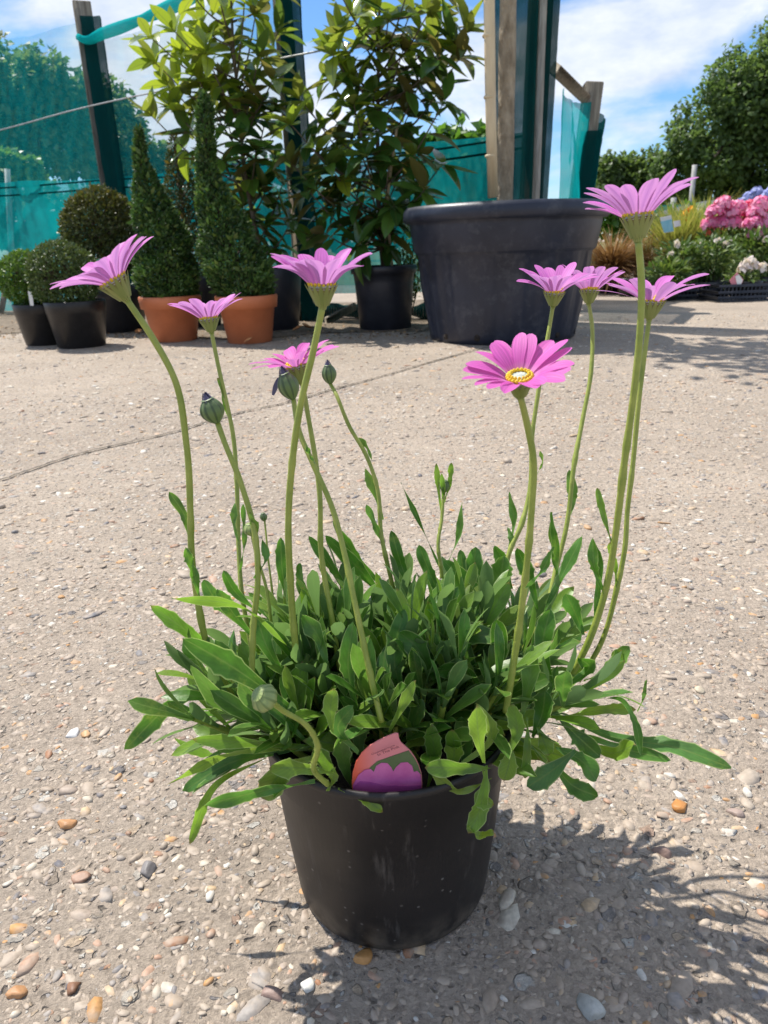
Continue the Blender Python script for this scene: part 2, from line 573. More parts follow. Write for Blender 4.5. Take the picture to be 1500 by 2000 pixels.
def pebble_mat():
    m, nt = newmat('pebble_stone')
    rnd = attr(nt, 'rnd')
    cols = [(0.0, (0.385, 0.315, 0.245)), (0.24, (0.34, 0.27, 0.205)), (0.40, (0.42, 0.35, 0.275)), (0.52, (0.34, 0.27, 0.215)), (0.60, (0.29, 0.26, 0.235)),
            (0.68, (0.50, 0.36, 0.22)), (0.74, (0.40, 0.25, 0.17)), (0.79, (0.56, 0.50, 0.40)), (0.845, (0.20, 0.185, 0.18)), (0.89, (0.46, 0.25, 0.10)), (0.92, (0.58, 0.55, 0.49)), (0.955, (0.12, 0.115, 0.125)), (0.98, (0.30, 0.15, 0.08))]
    c = ramp(nt, rnd, cols, 'CONSTANT')
    tcn = nd(nt, 'ShaderNodeTexCoord')
    n1 = nd(nt, 'ShaderNodeTexNoise', {'Vector': tcn.outputs['Object'], 'Scale': 260.0, 'Detail': 5.0})
    c = mix(nt, 1.0, c, ramp(nt, n1.outputs[0], [(0.3, 0.78), (0.7, 1.18)]), 'MULTIPLY')
    n2 = nd(nt, 'ShaderNodeTexNoise', {'Vector': tcn.outputs['Object'], 'Scale': 90.0, 'Detail': 3.0})
    c = mix(nt, ramp(nt, n2.outputs[0], [(0.42, 0.0), (0.66, 0.85)]), c, (0.385, 0.312, 0.243))
    bp = nd(nt, 'ShaderNodeBump', {'Height': n1.outputs[0], 'Strength': 0.35, 'Distance': 0.001})
    pb = nd(nt, 'ShaderNodeBsdfPrincipled', {'Base Color': c, 'Roughness': 0.6, 'Specular IOR Level': 0.4, 'Normal': bp.outputs[0]})
    finish(nt, pb.outputs[0])
    return m


def petal_mat(name, col, back, trans=0.4):
    m, nt = newmat(name)
    lu, lv, rnd = attr(nt, 'lu'), attr(nt, 'lv'), attr(nt, 'rnd')
    cv = nd(nt, 'ShaderNodeCombineXYZ', {0: mth(nt, 'MULTIPLY', lu, 1.2), 1: mth(nt, 'MULTIPLY', lv, 7.0), 2: mth(nt, 'MULTIPLY', rnd, 30.0)})
    nz = nd(nt, 'ShaderNodeTexNoise', {'Vector': cv.outputs[0], 'Scale': 1.4, 'Detail': 3.0})
    k = ramp(nt, nz.outputs[0], [(0.3, 0.84), (0.7, 1.1)])
    c = mix(nt, 1.0, col, k, 'MULTIPLY')
    vs = mth(nt, 'SINE', mth(nt, 'MULTIPLY', lv, 15.0))
    c = mix(nt, 1.0, c, ramp(nt, vs, [(0.0, 0.90), (1.0, 1.05)]), 'MULTIPLY')
    c = mix(nt, ramp(nt, lu, [(0.0, 0.55), (0.28, 0.0)]), c, (0.80, 0.62, 0.78))
    c = mix(nt, ramp(nt, lu, [(0.80, 0.0), (1.0, 0.28)]), c, (0.62, 0.16, 0.55))
    av = mth(nt, 'ABSOLUTE', lv)
    bk = mix(nt, ramp(nt, av, [(0.1, 0.5), (0.5, 0.0)]), back, (back[0] * 0.62, back[1] * 0.55, back[2] * 0.75))
    bk = mix(nt, 1.0, bk, k, 'MULTIPLY')
    geo = nd(nt, 'ShaderNodeNewGeometry')
    c = mix(nt, geo.outputs['Backfacing'], c, bk)
    pb = nd(nt, 'ShaderNodeBsdfPrincipled', {'Base Color': c, 'Roughness': 0.55, 'Specular IOR Level': 0.3})
    tb = nd(nt, 'ShaderNodeBsdfTranslucent', {'Color': c})
    finish(nt, nd(nt, 'ShaderNodeMixShader', {0: trans, 1: pb.outputs[0], 2: tb.outputs[0]}).outputs[0])
    return m


def stripe_mat(name, a, b, top, freq, rough=0.5):
    m, nt = newmat(name)
    lu, lv = attr(nt, 'lu'), attr(nt, 'lv')
    s = mth(nt, 'SINE', mth(nt, 'MULTIPLY', lv, freq * 2 * math.pi))
    c = mix(nt, ramp(nt, s, [(0.3, 0.0), (0.9, 1.0)]), a, b)
    c = mix(nt, ramp(nt, lu, [(0.55, 0.0), (1.0, 0.75)]), c, top)
    pb = nd(nt, 'ShaderNodeBsdfPrincipled', {'Base Color': c, 'Roughness': rough})
    finish(nt, pb.outputs[0])
    return m


def front_pot_mat():
    m, nt = newmat('scuffed_black_pot')
    tcn = nd(nt, 'ShaderNodeTexCoord')
    ob = tcn.outputs['Object']
    n1 = nd(nt, 'ShaderNodeTexNoise', {'Vector': ob, 'Scale': 14.0, 'Detail': 6.0})
    c = ramp(nt, n1.outputs[0], [(0.35, (0.0085, 0.0075, 0.0075)), (0.7, (0.019, 0.016, 0.0155))])
    v = nd(nt, 'ShaderNodeTexVoronoi', {'Vector': ob, 'Scale': 190.0})
    sp = nd(nt, 'ShaderNodeSeparateColor', {0: v.outputs['Color']})
    dot = mth(nt, 'MULTIPLY', ramp(nt, sp.outputs[0], [(0.86, 0.0), (1.0, 0.5)]), ramp(nt, v.outputs['Distance'], [(0.12, 1.0), (0.24, 0.0)]))
    c = mix(nt, dot, c, (0.28, 0.26, 0.24))
    mp = nd(nt, 'ShaderNodeMapping', {'Vector': ob, 'Scale': (1.0, 1.0, 0.16), 'Rotation': (0.2, 0.25, 0)})
    n2 = nd(nt, 'ShaderNodeTexNoise', {'Vector': mp.outputs[0], 'Scale': 75.0, 'Detail': 6.0, 'Roughness': 0.7})
    scf = ramp(nt, n2.outputs[0], [(0.57, 0.0), (0.74, 0.45)])
    c = mix(nt, scf, c, (0.17, 0.155, 0.145))
    sz = nd(nt, 'ShaderNodeSeparateXYZ', {0: ob})
    n3 = nd(nt, 'ShaderNodeTexNoise', {'Vector': ob, 'Scale': 60.0, 'Detail': 5.0})
    lowz = mth(nt, 'MULTIPLY', ramp(nt, sz.outputs[2], [(0.004, 1.0), (0.030, 0.0)]), ramp(nt, n3.outputs[0], [(0.4, 0.0), (0.65, 0.55)]))
    c = mix(nt, lowz, c, (0.20, 0.165, 0.125))
    r = mth(nt, 'ADD', 0.36, mth(nt, 'MULTIPLY', mth(nt, 'ADD', scf, n1.outputs[0]), 0.25))
    bp = nd(nt, 'ShaderNodeBump', {'Height': mth(nt, 'ADD', n2.outputs[0], mth(nt, 'MULTIPLY', n3.outputs[0], 0.6)), 'Strength': 0.16, 'Distance': 0.002})
    pb = nd(nt, 'ShaderNodeBsdfPrincipled', {'Base Color': c, 'Roughness': r, 'Specular IOR Level': 0.45, 'Normal': bp.outputs[0]})
    finish(nt, pb.outputs[0])
    return m


M = {}
M['front_pot'] = front_pot_mat()
M['concrete'] = conc_mat()
M['pebble'] = pebble_mat()
M['joint'] = plain_mat('joint_dirt', (0.05, 0.042, 0.034), (0.16, 0.135, 0.10), 0.95, 60, 0.6)
M['soil'] = plain_mat('dry_soil', (0.10, 0.075, 0.05), (0.26, 0.20, 0.14), 0.95, 25, 0.8, 120, dist=0.01)
M['peat'] = plain_mat('peat_compost', (0.012, 0.009, 0.007), (0.05, 0.035, 0.025), 0.95, 120, 0.8)
M['field'] = plain_mat('rough_grass_ground', (0.10, 0.12, 0.03), (0.22, 0.20, 0.07), 0.95, 3, 0.6, 30, dist=0.03)
M['black_plastic'] = plain_mat('black_plastic_pot', (0.0095, 0.009, 0.0095), (0.016, 0.015, 0.0155), 0.40, 30, 0.06, 300, spec=0.4, dust=((0.18, 0.165, 0.15), 70, 0.58, 0.8, 0.22))
M['grey_plastic'] = plain_mat('weathered_black_plastic', (0.012, 0.016, 0.030), (0.022, 0.027, 0.046), 0.42, 6, 0.12, 90, spec=0.45, dust=((0.22, 0.22, 0.23), 16, 0.52, 0.8, 0.28))
M['navy_plastic'] = plain_mat('dark_plastic_pot', (0.014, 0.016, 0.024), (0.024, 0.026, 0.036), 0.45, 8, 0.06, 90, dust=((0.14, 0.14, 0.15), 12, 0.5, 0.85, 0.18))
M['terracotta'] = plain_mat('terracotta_plastic', (0.50, 0.15, 0.060), (0.60, 0.19, 0.080), 0.55, 7, 0.08, 150)
M['wood'] = plain_mat('weathered_timber', (0.14, 0.115, 0.085), (0.31, 0.27, 0.21), 0.85, 14, 0.5, 60, stretch=(6, 6, 0.5))
M['wood_pale'] = plain_mat('grey_timber', (0.24, 0.215, 0.18), (0.42, 0.39, 0.34), 0.85, 14, 0.5, 60, stretch=(6, 6, 0.5))
M['bamboo'] = plain_mat('bamboo_cane', (0.55, 0.42, 0.25), (0.70, 0.57, 0.36), 0.5, 6, 0.15, 40, stretch=(4, 4, 0.6))
M['bark'] = plain_mat('tree_bark', (0.20, 0.155, 0.10), (0.42, 0.345, 0.245), 0.9, 16, 0.9, 60, stretch=(1.6, 1.6, 0.7), dist=0.012)
M['twig'] = plain_mat('twig_bark', (0.045, 0.032, 0.02), (0.10, 0.07, 0.04), 0.8, 30, 0.4)
M['greytwig'] = plain_mat('magnolia_bark', (0.06, 0.045, 0.03), (0.16, 0.12, 0.08), 0.8, 30, 0.4)
M['wire'] = plain_mat('galvanised_wire', (0.25, 0.25, 0.25), (0.4, 0.4, 0.4), 0.45, 30, 0.1)
M['pole'] = plain_mat('grey_pole', (0.26, 0.26, 0.25), (0.40, 0.39, 0.37), 0.7, 6, 0.2)
TEAL = (0.008, 0.40, 0.36)
M['net_low'] = net_mat('green_windbreak_mesh', (0.006, 0.33, 0.34), 0.78, 70, 0.6)
M['net_up'] = net_mat('fine_green_netting', (0.008, 0.42, 0.45), 0.27, 110, 0.6, 0.06)
M['net_dark'] = net_mat('doubled_green_netting', (0.004, 0.055, 0.055), 0.95, 60, 0.25)
M['net_roll'] = net_mat('rolled_green_netting', (0.01, 0.46, 0.46), 0.93, 60, 0.45)
M['osteo_leaf'] = leaf_mat('osteospermum_leaf', [(0.045, 0.125, 0.016), (0.075, 0.195, 0.022), (0.070, 0.175, 0.040), (0.125, 0.255, 0.028), (0.18, 0.31, 0.03)],
                           under=(0.10, 0.17, 0.07), young=(0.20, 0.27, 0.05), rough=0.40, trans=0.40, margin=(0.34, 0.44, 0.17), mid=(0.13, 0.22, 0.05), speck=85, tscale=2.0, blot=True)
M['stem'] = plain_mat('green_stem', (0.22, 0.28, 0.04), (0.33, 0.37, 0.07), 0.45, 60, 0.1)
M['petal'] = petal_mat('lilac_petal', (0.72, 0.22, 0.64), (0.58, 0.26, 0.57), .45)
M['petal_hot'] = petal_mat('pink_petal', (0.78, 0.17, 0.58), (0.62, 0.21, 0.52), .45)
M['calyx'] = stripe_mat('calyx_green', (0.28, 0.33, 0.08), (0.09, 0.10, 0.03), (0.20, 0.11, 0.03), 15)
M['sepal'] = leaf_mat('sepal_green', [(0.20, 0.25, 0.06), (0.30, 0.33, 0.10)], rough=0.5, trans=0.2, margin=(0.12, 0.10, 0.04))
M['disc'] = plain_mat('disc_pale', (0.30, 0.36, 0.33), (0.55, 0.58, 0.50), 0.7, 400, 0.5, 900)
M['pollen'] = plain_mat('disc_yellow', (0.75, 0.50, 0.02), (0.80, 0.60, 0.05), 0.7, 200, 0.2)
M['bud'] = stripe_mat('bud_green', (0.12, 0.185, 0.06), (0.05, 0.085, 0.03), (0.07, 0.10, 0.05), 9)
M['bud_tip'] = plain_mat('bud_petals', (0.045, 0.04, 0.085), (0.10, 0.09, 0.16), 0.5, 120, 0.1)
M['bud_pale'] = stripe_mat('bud_pale_green', (0.28, 0.34, 0.11), (0.15, 0.21, 0.06), (0.20, 0.26, 0.08), 10)
M['mag_leaf'] = leaf_mat('magnolia_leaf', [(0.026, 0.070, 0.018), (0.042, 0.105, 0.022), (0.062, 0.14, 0.026), (0.09, 0.18, 0.030)], under=(0.11, 0.095, 0.030),
                         young=(0.24, 0.30, 0.025), rough=0.2, trans=0.34, mid=(0.09, 0.12, 0.03), spec=0.7, tscale=2.6, ulo=0.15)
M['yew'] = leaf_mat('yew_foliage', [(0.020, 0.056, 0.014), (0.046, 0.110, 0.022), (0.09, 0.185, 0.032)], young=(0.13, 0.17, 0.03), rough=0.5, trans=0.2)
M['yew_olive'] = leaf_mat('bronze_yew_foliage', [(0.028, 0.050, 0.012), (0.055, 0.085, 0.020), (0.10, 0.115, 0.026)], young=(0.24, 0.15, 0.03), rough=0.5, trans=0.2)
M['box'] = leaf_mat('box_foliage', [(0.034, 0.068, 0.018), (0.065, 0.115, 0.026), (0.115, 0.155, 0.042)], young=(0.15, 0.15, 0.05), rough=0.4, trans=0.2)
M['box_light'] = leaf_mat('light_box_foliage', [(0.04, 0.10, 0.014), (0.085, 0.17, 0.024), (0.14, 0.24, 0.036)], young=(0.16, 0.23, 0.03), rough=0.4, trans=0.25)
M['tree_leaf'] = leaf_mat('oak_leaf', [(0.060, 0.105, 0.034), (0.10, 0.16, 0.050), (0.145, 0.205, 0.066)], rough=0.5, trans=0.5)
M['tree_leaf_b'] = leaf_mat('hedge_leaf', [(0.065, 0.105, 0.030), (0.10, 0.155, 0.042), (0.14, 0.20, 0.055)], rough=0.5, trans=0.42)
M['bed_leaf'] = leaf_mat('bedding_leaf', [(0.05, 0.10, 0.022), (0.10, 0.165, 0.034), (0.17, 0.22, 0.045)], rough=0.45, trans=0.3)
M['bed_bright'] = leaf_mat('bright_bedding_leaf', [(0.06, 0.14, 0.02), (0.12, 0.24, 0.03)], rough=0.4, trans=0.35)
M['sedge'] = leaf_mat('brown_sedge', [(0.15, 0.075, 0.03), (0.26, 0.14, 0.06), (0.34, 0.20, 0.09)], rough=0.5, trans=0.25)
M['sedge_olive'] = leaf_mat('olive_sedge', [(0.12, 0.085, 0.025), (0.20, 0.15, 0.05), (0.17, 0.17, 0.05)], rough=0.5, trans=0.25)
M['wispy'] = leaf_mat('yellow_green_grass', [(0.16, 0.19, 0.04), (0.28, 0.30, 0.07), (0.34, 0.31, 0.10)], rough=0.5, trans=0.35)


def flower_mat(name, a, b):
    return leaf_mat(name, [a, b], rough=0.6, trans=0.3, tscale=1.2)


M['phlox'] = flower_mat('pink_phlox', (0.80, 0.12, 0.38), (0.90, 0.48, 0.66))
M['red_phlox'] = flower_mat('red_phlox', (0.80, 0.04, 0.16), (0.9, 0.14, 0.28))
M['coral'] = flower_mat('coral_flower', (0.75, 0.13, 0.09), (0.82, 0.25, 0.14))
M['blue'] = flower_mat('blue_agapanthus', (0.28, 0.32, 0.72), (0.50, 0.54, 0.85))
M['orange'] = flower_mat('orange_flower', (0.85, 0.30, 0.02), (0.85, 0.48, 0.03))
M['white'] = flower_mat('white_flower', (0.80, 0.68, 0.70), (0.85, 0.80, 0.78))
M['dry_leaf'] = plain_mat('dry_leaf', (0.42, 0.16, 0.05), (0.55, 0.26, 0.09), 0.7, 40, 0.2)
M['chip'] = leaf_mat('bark_chip', [(0.10, 0.07, 0.04), (0.30, 0.21, 0.12), (0.42, 0.24, 0.11)], rough=0.9, trans=0.0)
M['white_card'] = plain_mat('white_card', (0.75, 0.77, 0.76), (0.80, 0.80, 0.78), 0.4, 20, 0.02)
M['cyan_card'] = plain_mat('cyan_print', (0.20, 0.55, 0.66), (0.35, 0.65, 0.74), 0.4, 20, 0.02)
M['pink_card'] = plain_mat('pink_print', (0.60, 0.18, 0.22), (0.66, 0.24, 0.30), 0.4, 20, 0.02)
M['green_print'] = plain_mat('olive_print', (0.075, 0.125, 0.045), (0.10, 0.155, 0.06), 0.35, 90, 0.02)
M['magenta_print'] = plain_mat('magenta_print', (0.52, 0.09, 0.30), (0.64, 0.16, 0.40), 0.35, 60, 0.02)
M['purple_print'] = plain_mat('purple_print', (0.38, 0.06, 0.25), (0.46, 0.09, 0.31), 0.35, 60, 0.02)
M['ink'] = plain_mat('printed_ink', (0.16, 0.03, 0.05), (0.18, 0.035, 0.06), 0.5, 20, 0.02)
M['dark_roof'] = plain_mat('dark_sheet', (0.05, 0.055, 0.065), (0.08, 0.085, 0.095), 0.6, 2, 0.1)


def tag_mat():
    m, nt = newmat('plant_label_print')
    tcn = nd(nt, 'ShaderNodeTexCoord')
    sp = nd(nt, 'ShaderNodeSeparateXYZ', {0: tcn.outputs['Object']})
    c = ramp(nt, mth(nt, 'ADD', mth(nt, 'MULTIPLY', sp.outputs[0], 30.0), 0.55), [(0.0, (0.80, 0.13, 0.07)), (0.38, (0.72, 0.24, 0.26))])
    pb = nd(nt, 'ShaderNodeBsdfPrincipled', {'Base Color': c, 'Roughness': 0.35})
    finish(nt, pb.outputs[0])
    return m


M['tag'] = tag_mat()

# ------------------------------------------------------------------ the setting: ground, joint, soil, field
rng = np.random.default_rng(7)


def sheet(name, pts, mat, kind='structure'):
    me = bpy.data.meshes.new(name)
    me.from_pydata([tuple(float(q) for q in p) for p in pts], [], [list(range(len(pts)))])
    me.update()
    if me.polygons[0].normal.z < 0:
        me.flip_normals()
    me.materials.append(mat)
    o = bpy.data.objects.new(name, me)
    COL.objects.link(o)
    return tag(o, kind=kind)


sheet('ground', [(-300, -8, 0), (300, -8, 0), (300, 900, 0), (-300, 900, 0)], M['concrete'])
sheet('field', [(-90, 11.5, .004), (1.2, 9.5, .004), (40, 26, .004), (90, 140, .004), (-90, 140, .004)], M['field'])
soil_px = [(-260, 668), (20, 652), (110, 648), (200, 648), (330, 652), (430, 664), (540, 660), (620, 652), (690, 650), (830, 648), (850, 640), (850, 585), (560, 596), (200, 598), (-260, 622)]
sheet('soil', [G(*p) + np.array([0, 0, .004]) for p in soil_px], M['soil'])

# dirt-filled joint between two slabs
jl = curve([G(x, y) for x, y in ((-330, 1030), (0, 940), (150, 890), (330, 848), (480, 805), (560, 788), (640, 765), (740, 738), (860, 703), (940, 682), (1030, 664))], 260)
jw = 0.0028 + 0.0026 * np.clip(rng.normal(0.4, 0.7, 260), 0, 2) * np.linspace(0.7, 1.6, 260)
jd = unit(np.gradient(jl, axis=0))
jn = np.stack([-jd[:, 1], jd[:, 0], jd[:, 2] * 0], 1)
jit = rng.normal(0, 0.0016, 260)[:, None]
mb = MB()
a_, b_ = jl + jn * (jit + jw[:, None]), jl + jn * (jit - jw[:, None])
V = np.concatenate([a_, b_])
V[:, 2] = .004
i = np.arange(259)
mb.add(V, np.stack([i + 260, i + 261, i + 1, i], -1))
tag(mb.build('slab_joint', M['joint'], smooth=False), kind='structure')
mb = MB()
for pts, w in ([((846, 858), (880, 852), (925, 851), (968, 846)), .0016], [((330, 905), (355, 912), (380, 905)), .0012]):
    c = curve([G(*p) for p in pts], 30)
    ww = w * np.abs(rng.normal(1, .5, 30))
    c[:, 2] = .004
    c[:, 1] += rng.normal(0, .004, 30)
    V = np.concatenate([c + np.array([0, 1, 0]) * ww[:, None], c - np.array([0, 1, 0]) * ww[:, None]])
    i = np.arange(29)
    mb.add(V, np.stack([i + 30, i + 31, i + 1, i], -1))
tag(mb.build('slab_crack', M['joint'], smooth=False), kind='structure')


def rock_tpl(seed, k=2):
    r = np.random.default_rng(seed)
    V, idx, F = [], {}, []
    for ax in range(3):
        o = [(ax + 1) % 3, (ax + 2) % 3]
        for sg in (-1, 1):
            for a in range(k):
                for b in range(k):
                    f = []
                    for da, db in ((0, 0), (1, 0), (1, 1), (0, 1)):
                        q = [0, 0, 0]
                        q[ax] = sg
                        q[o[0]] = -1 + 2 * (a + da) / k
                        q[o[1]] = -1 + 2 * (b + db) / k
                        key = tuple(round(t, 4) for t in q)
                        if key not in idx:
                            idx[key] = len(V)
                            V.append(key)
                        f.append(idx[key])
                    F.append(f if sg > 0 else f[::-1])
    V = unit(np.array(V, float))
    for _ in range(4):
        d = unit(r.normal(size=3))
        V = V * (1 + 0.16 * np.sin(2.3 * (V @ d) + r.uniform(0, 6)))[:, None]
    for _ in range(3):                       # a few flattened sides
        d = unit(r.normal(size=3))
        e = V @ d
        V = V - np.maximum(e - 0.72, 0)[:, None] * d
    n = len(V)
    return V, np.array(F), np.zeros(n), np.zeros(n)


tp = [rock_tpl(s) for s in range(8)]
mb = MB()


def pebbles(n, y0, y1, rmed, sig, pw=1.0, rise=0.05):
    Y = y0 + (y1 - y0) * rng.random(n) ** pw
    X = (rng.random(n) * 2 - 1) * (0.12 + Y * 0.62)
    rad = rmed * np.exp(rng.normal(0, sig, n))
    keep = np.hypot(X + .0024, Y - .4145) > 0.064
    X, Y, rad = X[keep], Y[keep], np.minimum(rad[keep], .0105)
    n = len(X)
    a = rng.random(n) * 6.283
    d = np.stack([np.cos(a), np.sin(a), rng.normal(0, .12, n)], 1)
    el = rng.uniform(1.0, 1.7, n)
    fl = rng.uniform(.30, .75, n)
    sc = np.stack([rad, rad * el, rad * fl], 1)
    z = rad * fl * rng.uniform(-.93, -.58, n) + rad * 0.0
    z = np.where(rng.random(n) < rise, rad * fl * rng.uniform(-.35, .1, n), z)
    nn = np.stack([rng.normal(0, .15, n), rng.normal(0, .15, n), np.ones(n)], 1)
    c = rng.random(n)
    k = rng.integers(0, len(tp), n)
    for q in range(len(tp)):
        s = k == q
        mb.scatter(tp[q], np.stack([X, Y, z], 1)[s], d[s], nn[s], sc[s], rnd=c[s])


pebbles(3600, .16, .95, .0035, .42, .9)
pebbles(14000, .16, 1.0, .0018, .40, .9, .2)
pebbles(26000, .8, 2.4, .0031, .42, .75, .22)
pebbles(15000, 2.0, 4.4, .0048, .38, .9, .25)
tag(mb.build('pebbles', M['pebble']), 'rounded beige, brown and grey pebbles set in the concrete', kind='stuff')

# a few stones that stand out
STONES = [((1329, 1578), .0090, (.50, .22, .06), 'chunky bright orange stone on the sunlit concrete right of the pot'),
          ((130, 1612), .0090, (.52, .27, .12), 'large orange brown faceted stone at the left near the bottom'),
          ((286, 1700), .0085, (.22, .20, .19), 'dark grey wedge shaped stone left of the pot'),
          ((157, 1718), .0085, (.40, .24, .16), 'flat pinkish brown slab stone beside a pale pink chip'),
          ((530, 1940), .0085, (.28, .19, .155), 'smooth mauve brown oval pebble at the edge of the pot shadow'),
          ((604, 1925), .0070, (.70, .68, .62), 'white upright pebble below the pot'),
          ((705, 1872), .0075, (.50, .25, .08), 'amber pebble touching the foot of the pot'),
          ((30, 1940), .0075, (.42, .22, .10), 'rust brown pebble in the bottom left corner'),
          ((143, 1930), .0065, (.22, .11, .06), 'dark brown glossy pebble near the bottom left corner'),
          ((1300, 1668), .0075, (.30, .20, .16), 'flat red brown pebble in the sun above the plant shadow'),
          ((1438, 1590), .0075, (.32, .24, .20), 'flat grey brown pebble at the far right'),
          ((1370, 1350), .0075, (.56, .47, .34), 'cream oval pebble on the right behind the leaves'),
          ((145, 1432), .0085, (.72, .70, .67), 'white flint beside an orange chip at the left'),
          ((168, 1436), .0070, (.55, .33, .16), 'orange chip beside the white flint'),
          ((1158, 1972), .0110, (.46, .46, .42), 'rough pale grey green lump of stone in the plant shadow at the bottom'),
          ((545, 1262), .0001, (.5, .4, .3), None)]
for q, (px, r, c, lab) in enumerate(STONES):
    if lab is None:
        continue
    m = plain_mat('stone_%d' % q, tuple(t * .72 for t in c), tuple(min(t * 1.1, .8) for t in c), 0.55, 110, 0.4, 400, dist=.001)
    mb = MB()
    V, Fq, _, _ = rock_tpl(100 + q, 4)
    rr = np.random.default_rng(q)
    a = rr.uniform(0, 6.28)
    for _ in range(5):
        dq = unit(rr.normal(size=3))
        V = V - np.maximum(V @ dq - .55, 0)[:, None] * dq
    V = V * np.array([r * 1.05, r * .78, r * .6])
    V = V @ np.array([[math.cos(a), -math.sin(a), 0], [math.sin(a), math.cos(a), 0], [0, 0, 1]]).T
    g = G(*px)
    o = thing('pebble', lab, 'stone', g)
    # one mesh, no parts: link it straight as the thing
    bpy.data.objects.remove(o)
    mb.add(V + g + np.array([0, 0, r * .08]), Fq)
    tag(mb.build('pebble', m), lab, 'stone', 'stones that stand out in the concrete')

# bark chips and dry litter along the soil strip
mb = MB()
ct = leaf_tpl(2, 1, bend=.3, fold=.2, width=.6)
n = 2600
px = np.stack([rng.uniform(-60, 850, n), rng.uniform(600, 664, n)], 1)
s = rng.random(n) < np.clip((px[:, 1] - 575) / 70, .15, .9)
pos = np.array([G(*p) for p in px[s]]) + np.array([0, 0, .008])
k = len(pos)
d = rdir(rng, k) * np.array([1, 1, .25])
mb.scatter(ct, pos, d, np.array([.1, .1, 1.0]), rng.uniform(.008, .032, k), rnd=rng.random(k))
tag(mb.build('leaf_litter', M['chip'], smooth=False), 'dry leaves, bark and grit lying along the foot of the netting', kind='stuff')
lt = leaf_tpl(6, 4, bend=-.35, fold=.5, width=.6)
for px, s, lab in (((476, 674), .05, 'curled orange dry leaf in front of the right terracotta pot'),
                   ((266, 655), .06, 'orange dry leaf left of the left terracotta pot'),
                   ((612, 645), .11, 'crumpled orange brown dry leaf beside the right terracotta pot'),
                   ((570, 650), .07, 'flat tan dry leaf lying left of the crumpled one')):
    mb = MB()
    g = G(*px)
    mb.scatter(lt, g[None] + np.array([0, 0, .012]), rdir(rng, 1) * np.array([1, 1, .15]), np.array([.2, -.4, 1.0]), np.array([s]))
    tag(mb.build('dry_leaf', M['dry_leaf']), lab, 'dry leaf', 'dry leaves on the ground')

# ------------------------------------------------------------------ pots


def pot_round(parent, c, prof_out, wall, soil_z, mat, seg=72, mod=None, name='pot', soil=True):
    """prof_out: (r,z) from the foot up to the lip"""
    mb = MB()
    prof = [(0.0005, .003)] + list(prof_out) + [(r - wall, z) for r, z in prof_out[::-1] if z >= soil_z - .004] + [(max(prof_out[-1][0] - wall * 1.2, .01) * .97, soil_z - .004)]
    mb.lathe(prof, c, seg, mod)
    o = mb.build(name, mat, parent)
    if soil:
        rs = [r for r, z in prof_out if z <= soil_z][-1] - wall
        mb = MB()
        g = np.linspace(.0005, rs, 10)
        mb.lathe([(r, soil_z + rng.normal(0, .0025)) for r in g[::-1]], c, 40)
        mb.build('soil', M['peat'], parent)
    return o


def foliage_ball(mb, c, r, n, size, tpl, rng, squash=(1, 1, 1), tip=0.2, lump=0.07):
    d = rdir(rng, n)
    lumps = rdir(rng, 40)
    bump = np.max(np.clip(d @ lumps.T - .86, 0, 1), axis=1) / .14
    rad = r * (0.90 + lump * bump + rng.normal(0, .035, n) - (rng.random(n) < .3) * rng.uniform(0, .22, n))
    pos = c + d * rad[:, None] * np.array(squash)
    dd = unit(d + rng.normal(0, .75, (n, 3)) + np.array([0, 0, .25]))
    y = np.clip((d[:, 2] + .2) * rng.random(n) * tip * 2, 0, 1)
    mb.scatter(tpl, pos, dd, unit(d + rng.normal(0, .5, (n, 3))), size * rng.uniform(.6, 1.3, n), rnd=rng.random(n), yng=y)


small = [leaf_tpl(2, 1, bend=.15, fold=.2, width=.42), leaf_tpl(2, 2, bend=.1, fold=.3, width=.6)]


def core(parent, c, r, name='twigs', squash=(1, 1, 1)):
    mb = MB()
    n = 160
    d = rdir(rng, n)
    for q in range(n):
        e = c + d[q] * r * np.array(squash) * rng.uniform(.75, .95)
        m_ = c + d[q] * r * .45 * np.array(squash) + rng.normal(0, r * .06, 3)
        mb.tube([c + np.array([0, 0, -r * .5]), m_, e], [.004, .003, .0015], 4, cap=False)
    return mb.build(name, M['twig'], parent)


def topiary_ball(label, potlabel, base, pot_r, pot_h, ball_c, ball_r, n, mat, leaf=.02, sq=(1, 1, 1), potmat='black_plastic'):
    t = thing('potted_topiary_ball', label, 'topiary', base, 'clipped evergreens in pots')
    fr = pot_r * .78
    prof = [(fr * .97, 0), (fr, .004), (fr + (pot_r - fr) * .8, pot_h * .74), (pot_r * .965, pot_h * .745), (pot_r, pot_h * .985), (pot_r * .985, pot_h)]
    pot_round(t, base, prof, .006, pot_h - .03, M[potmat])
    mb = MB()
    foliage_ball(mb, ball_c, ball_r, n, leaf, small[1], rng, sq)
    mb.build('foliage', mat, t)
    core(t, ball_c, ball_r, squash=sq)
    return t


b2 = G(161, 676)
topiary_ball('olive green clipped ball in a black pot, in front of the bigger bronze ball', '', b2, .152, .232, P(124, 540, b2[1]), .172, 8500, M['box'], .017, (1, 1, .98))
b1 = G(95, 671)
t1 = topiary_ball('light green clipped ball in a black pot at the far left edge', '', b1, .145, .215, P(56, 546, b1[1]), .15, 6000, M['box_light'], .018, (1, 1, .95))
bb = G(232, 646)
topiary_ball('big bronze tipped yew ball in a dark pot, behind the two small balls', '', bb, .20, .26, P(200, 456, bb[1]), .225, 9000, M['yew_olive'], .026, (1, 1, 1.12), 'navy_plastic')
# a small label card stuck in the left ball
lp = [P(x, y, b1[1] - .16) for x, y in ((54, 568), (62, 566), (66, 597), (59, 597))]
o = slab('plant_label', lp, (0, .002, 0), M['white_card'])
tag(o, 'small white label stuck in the light green clipped ball', 'label')


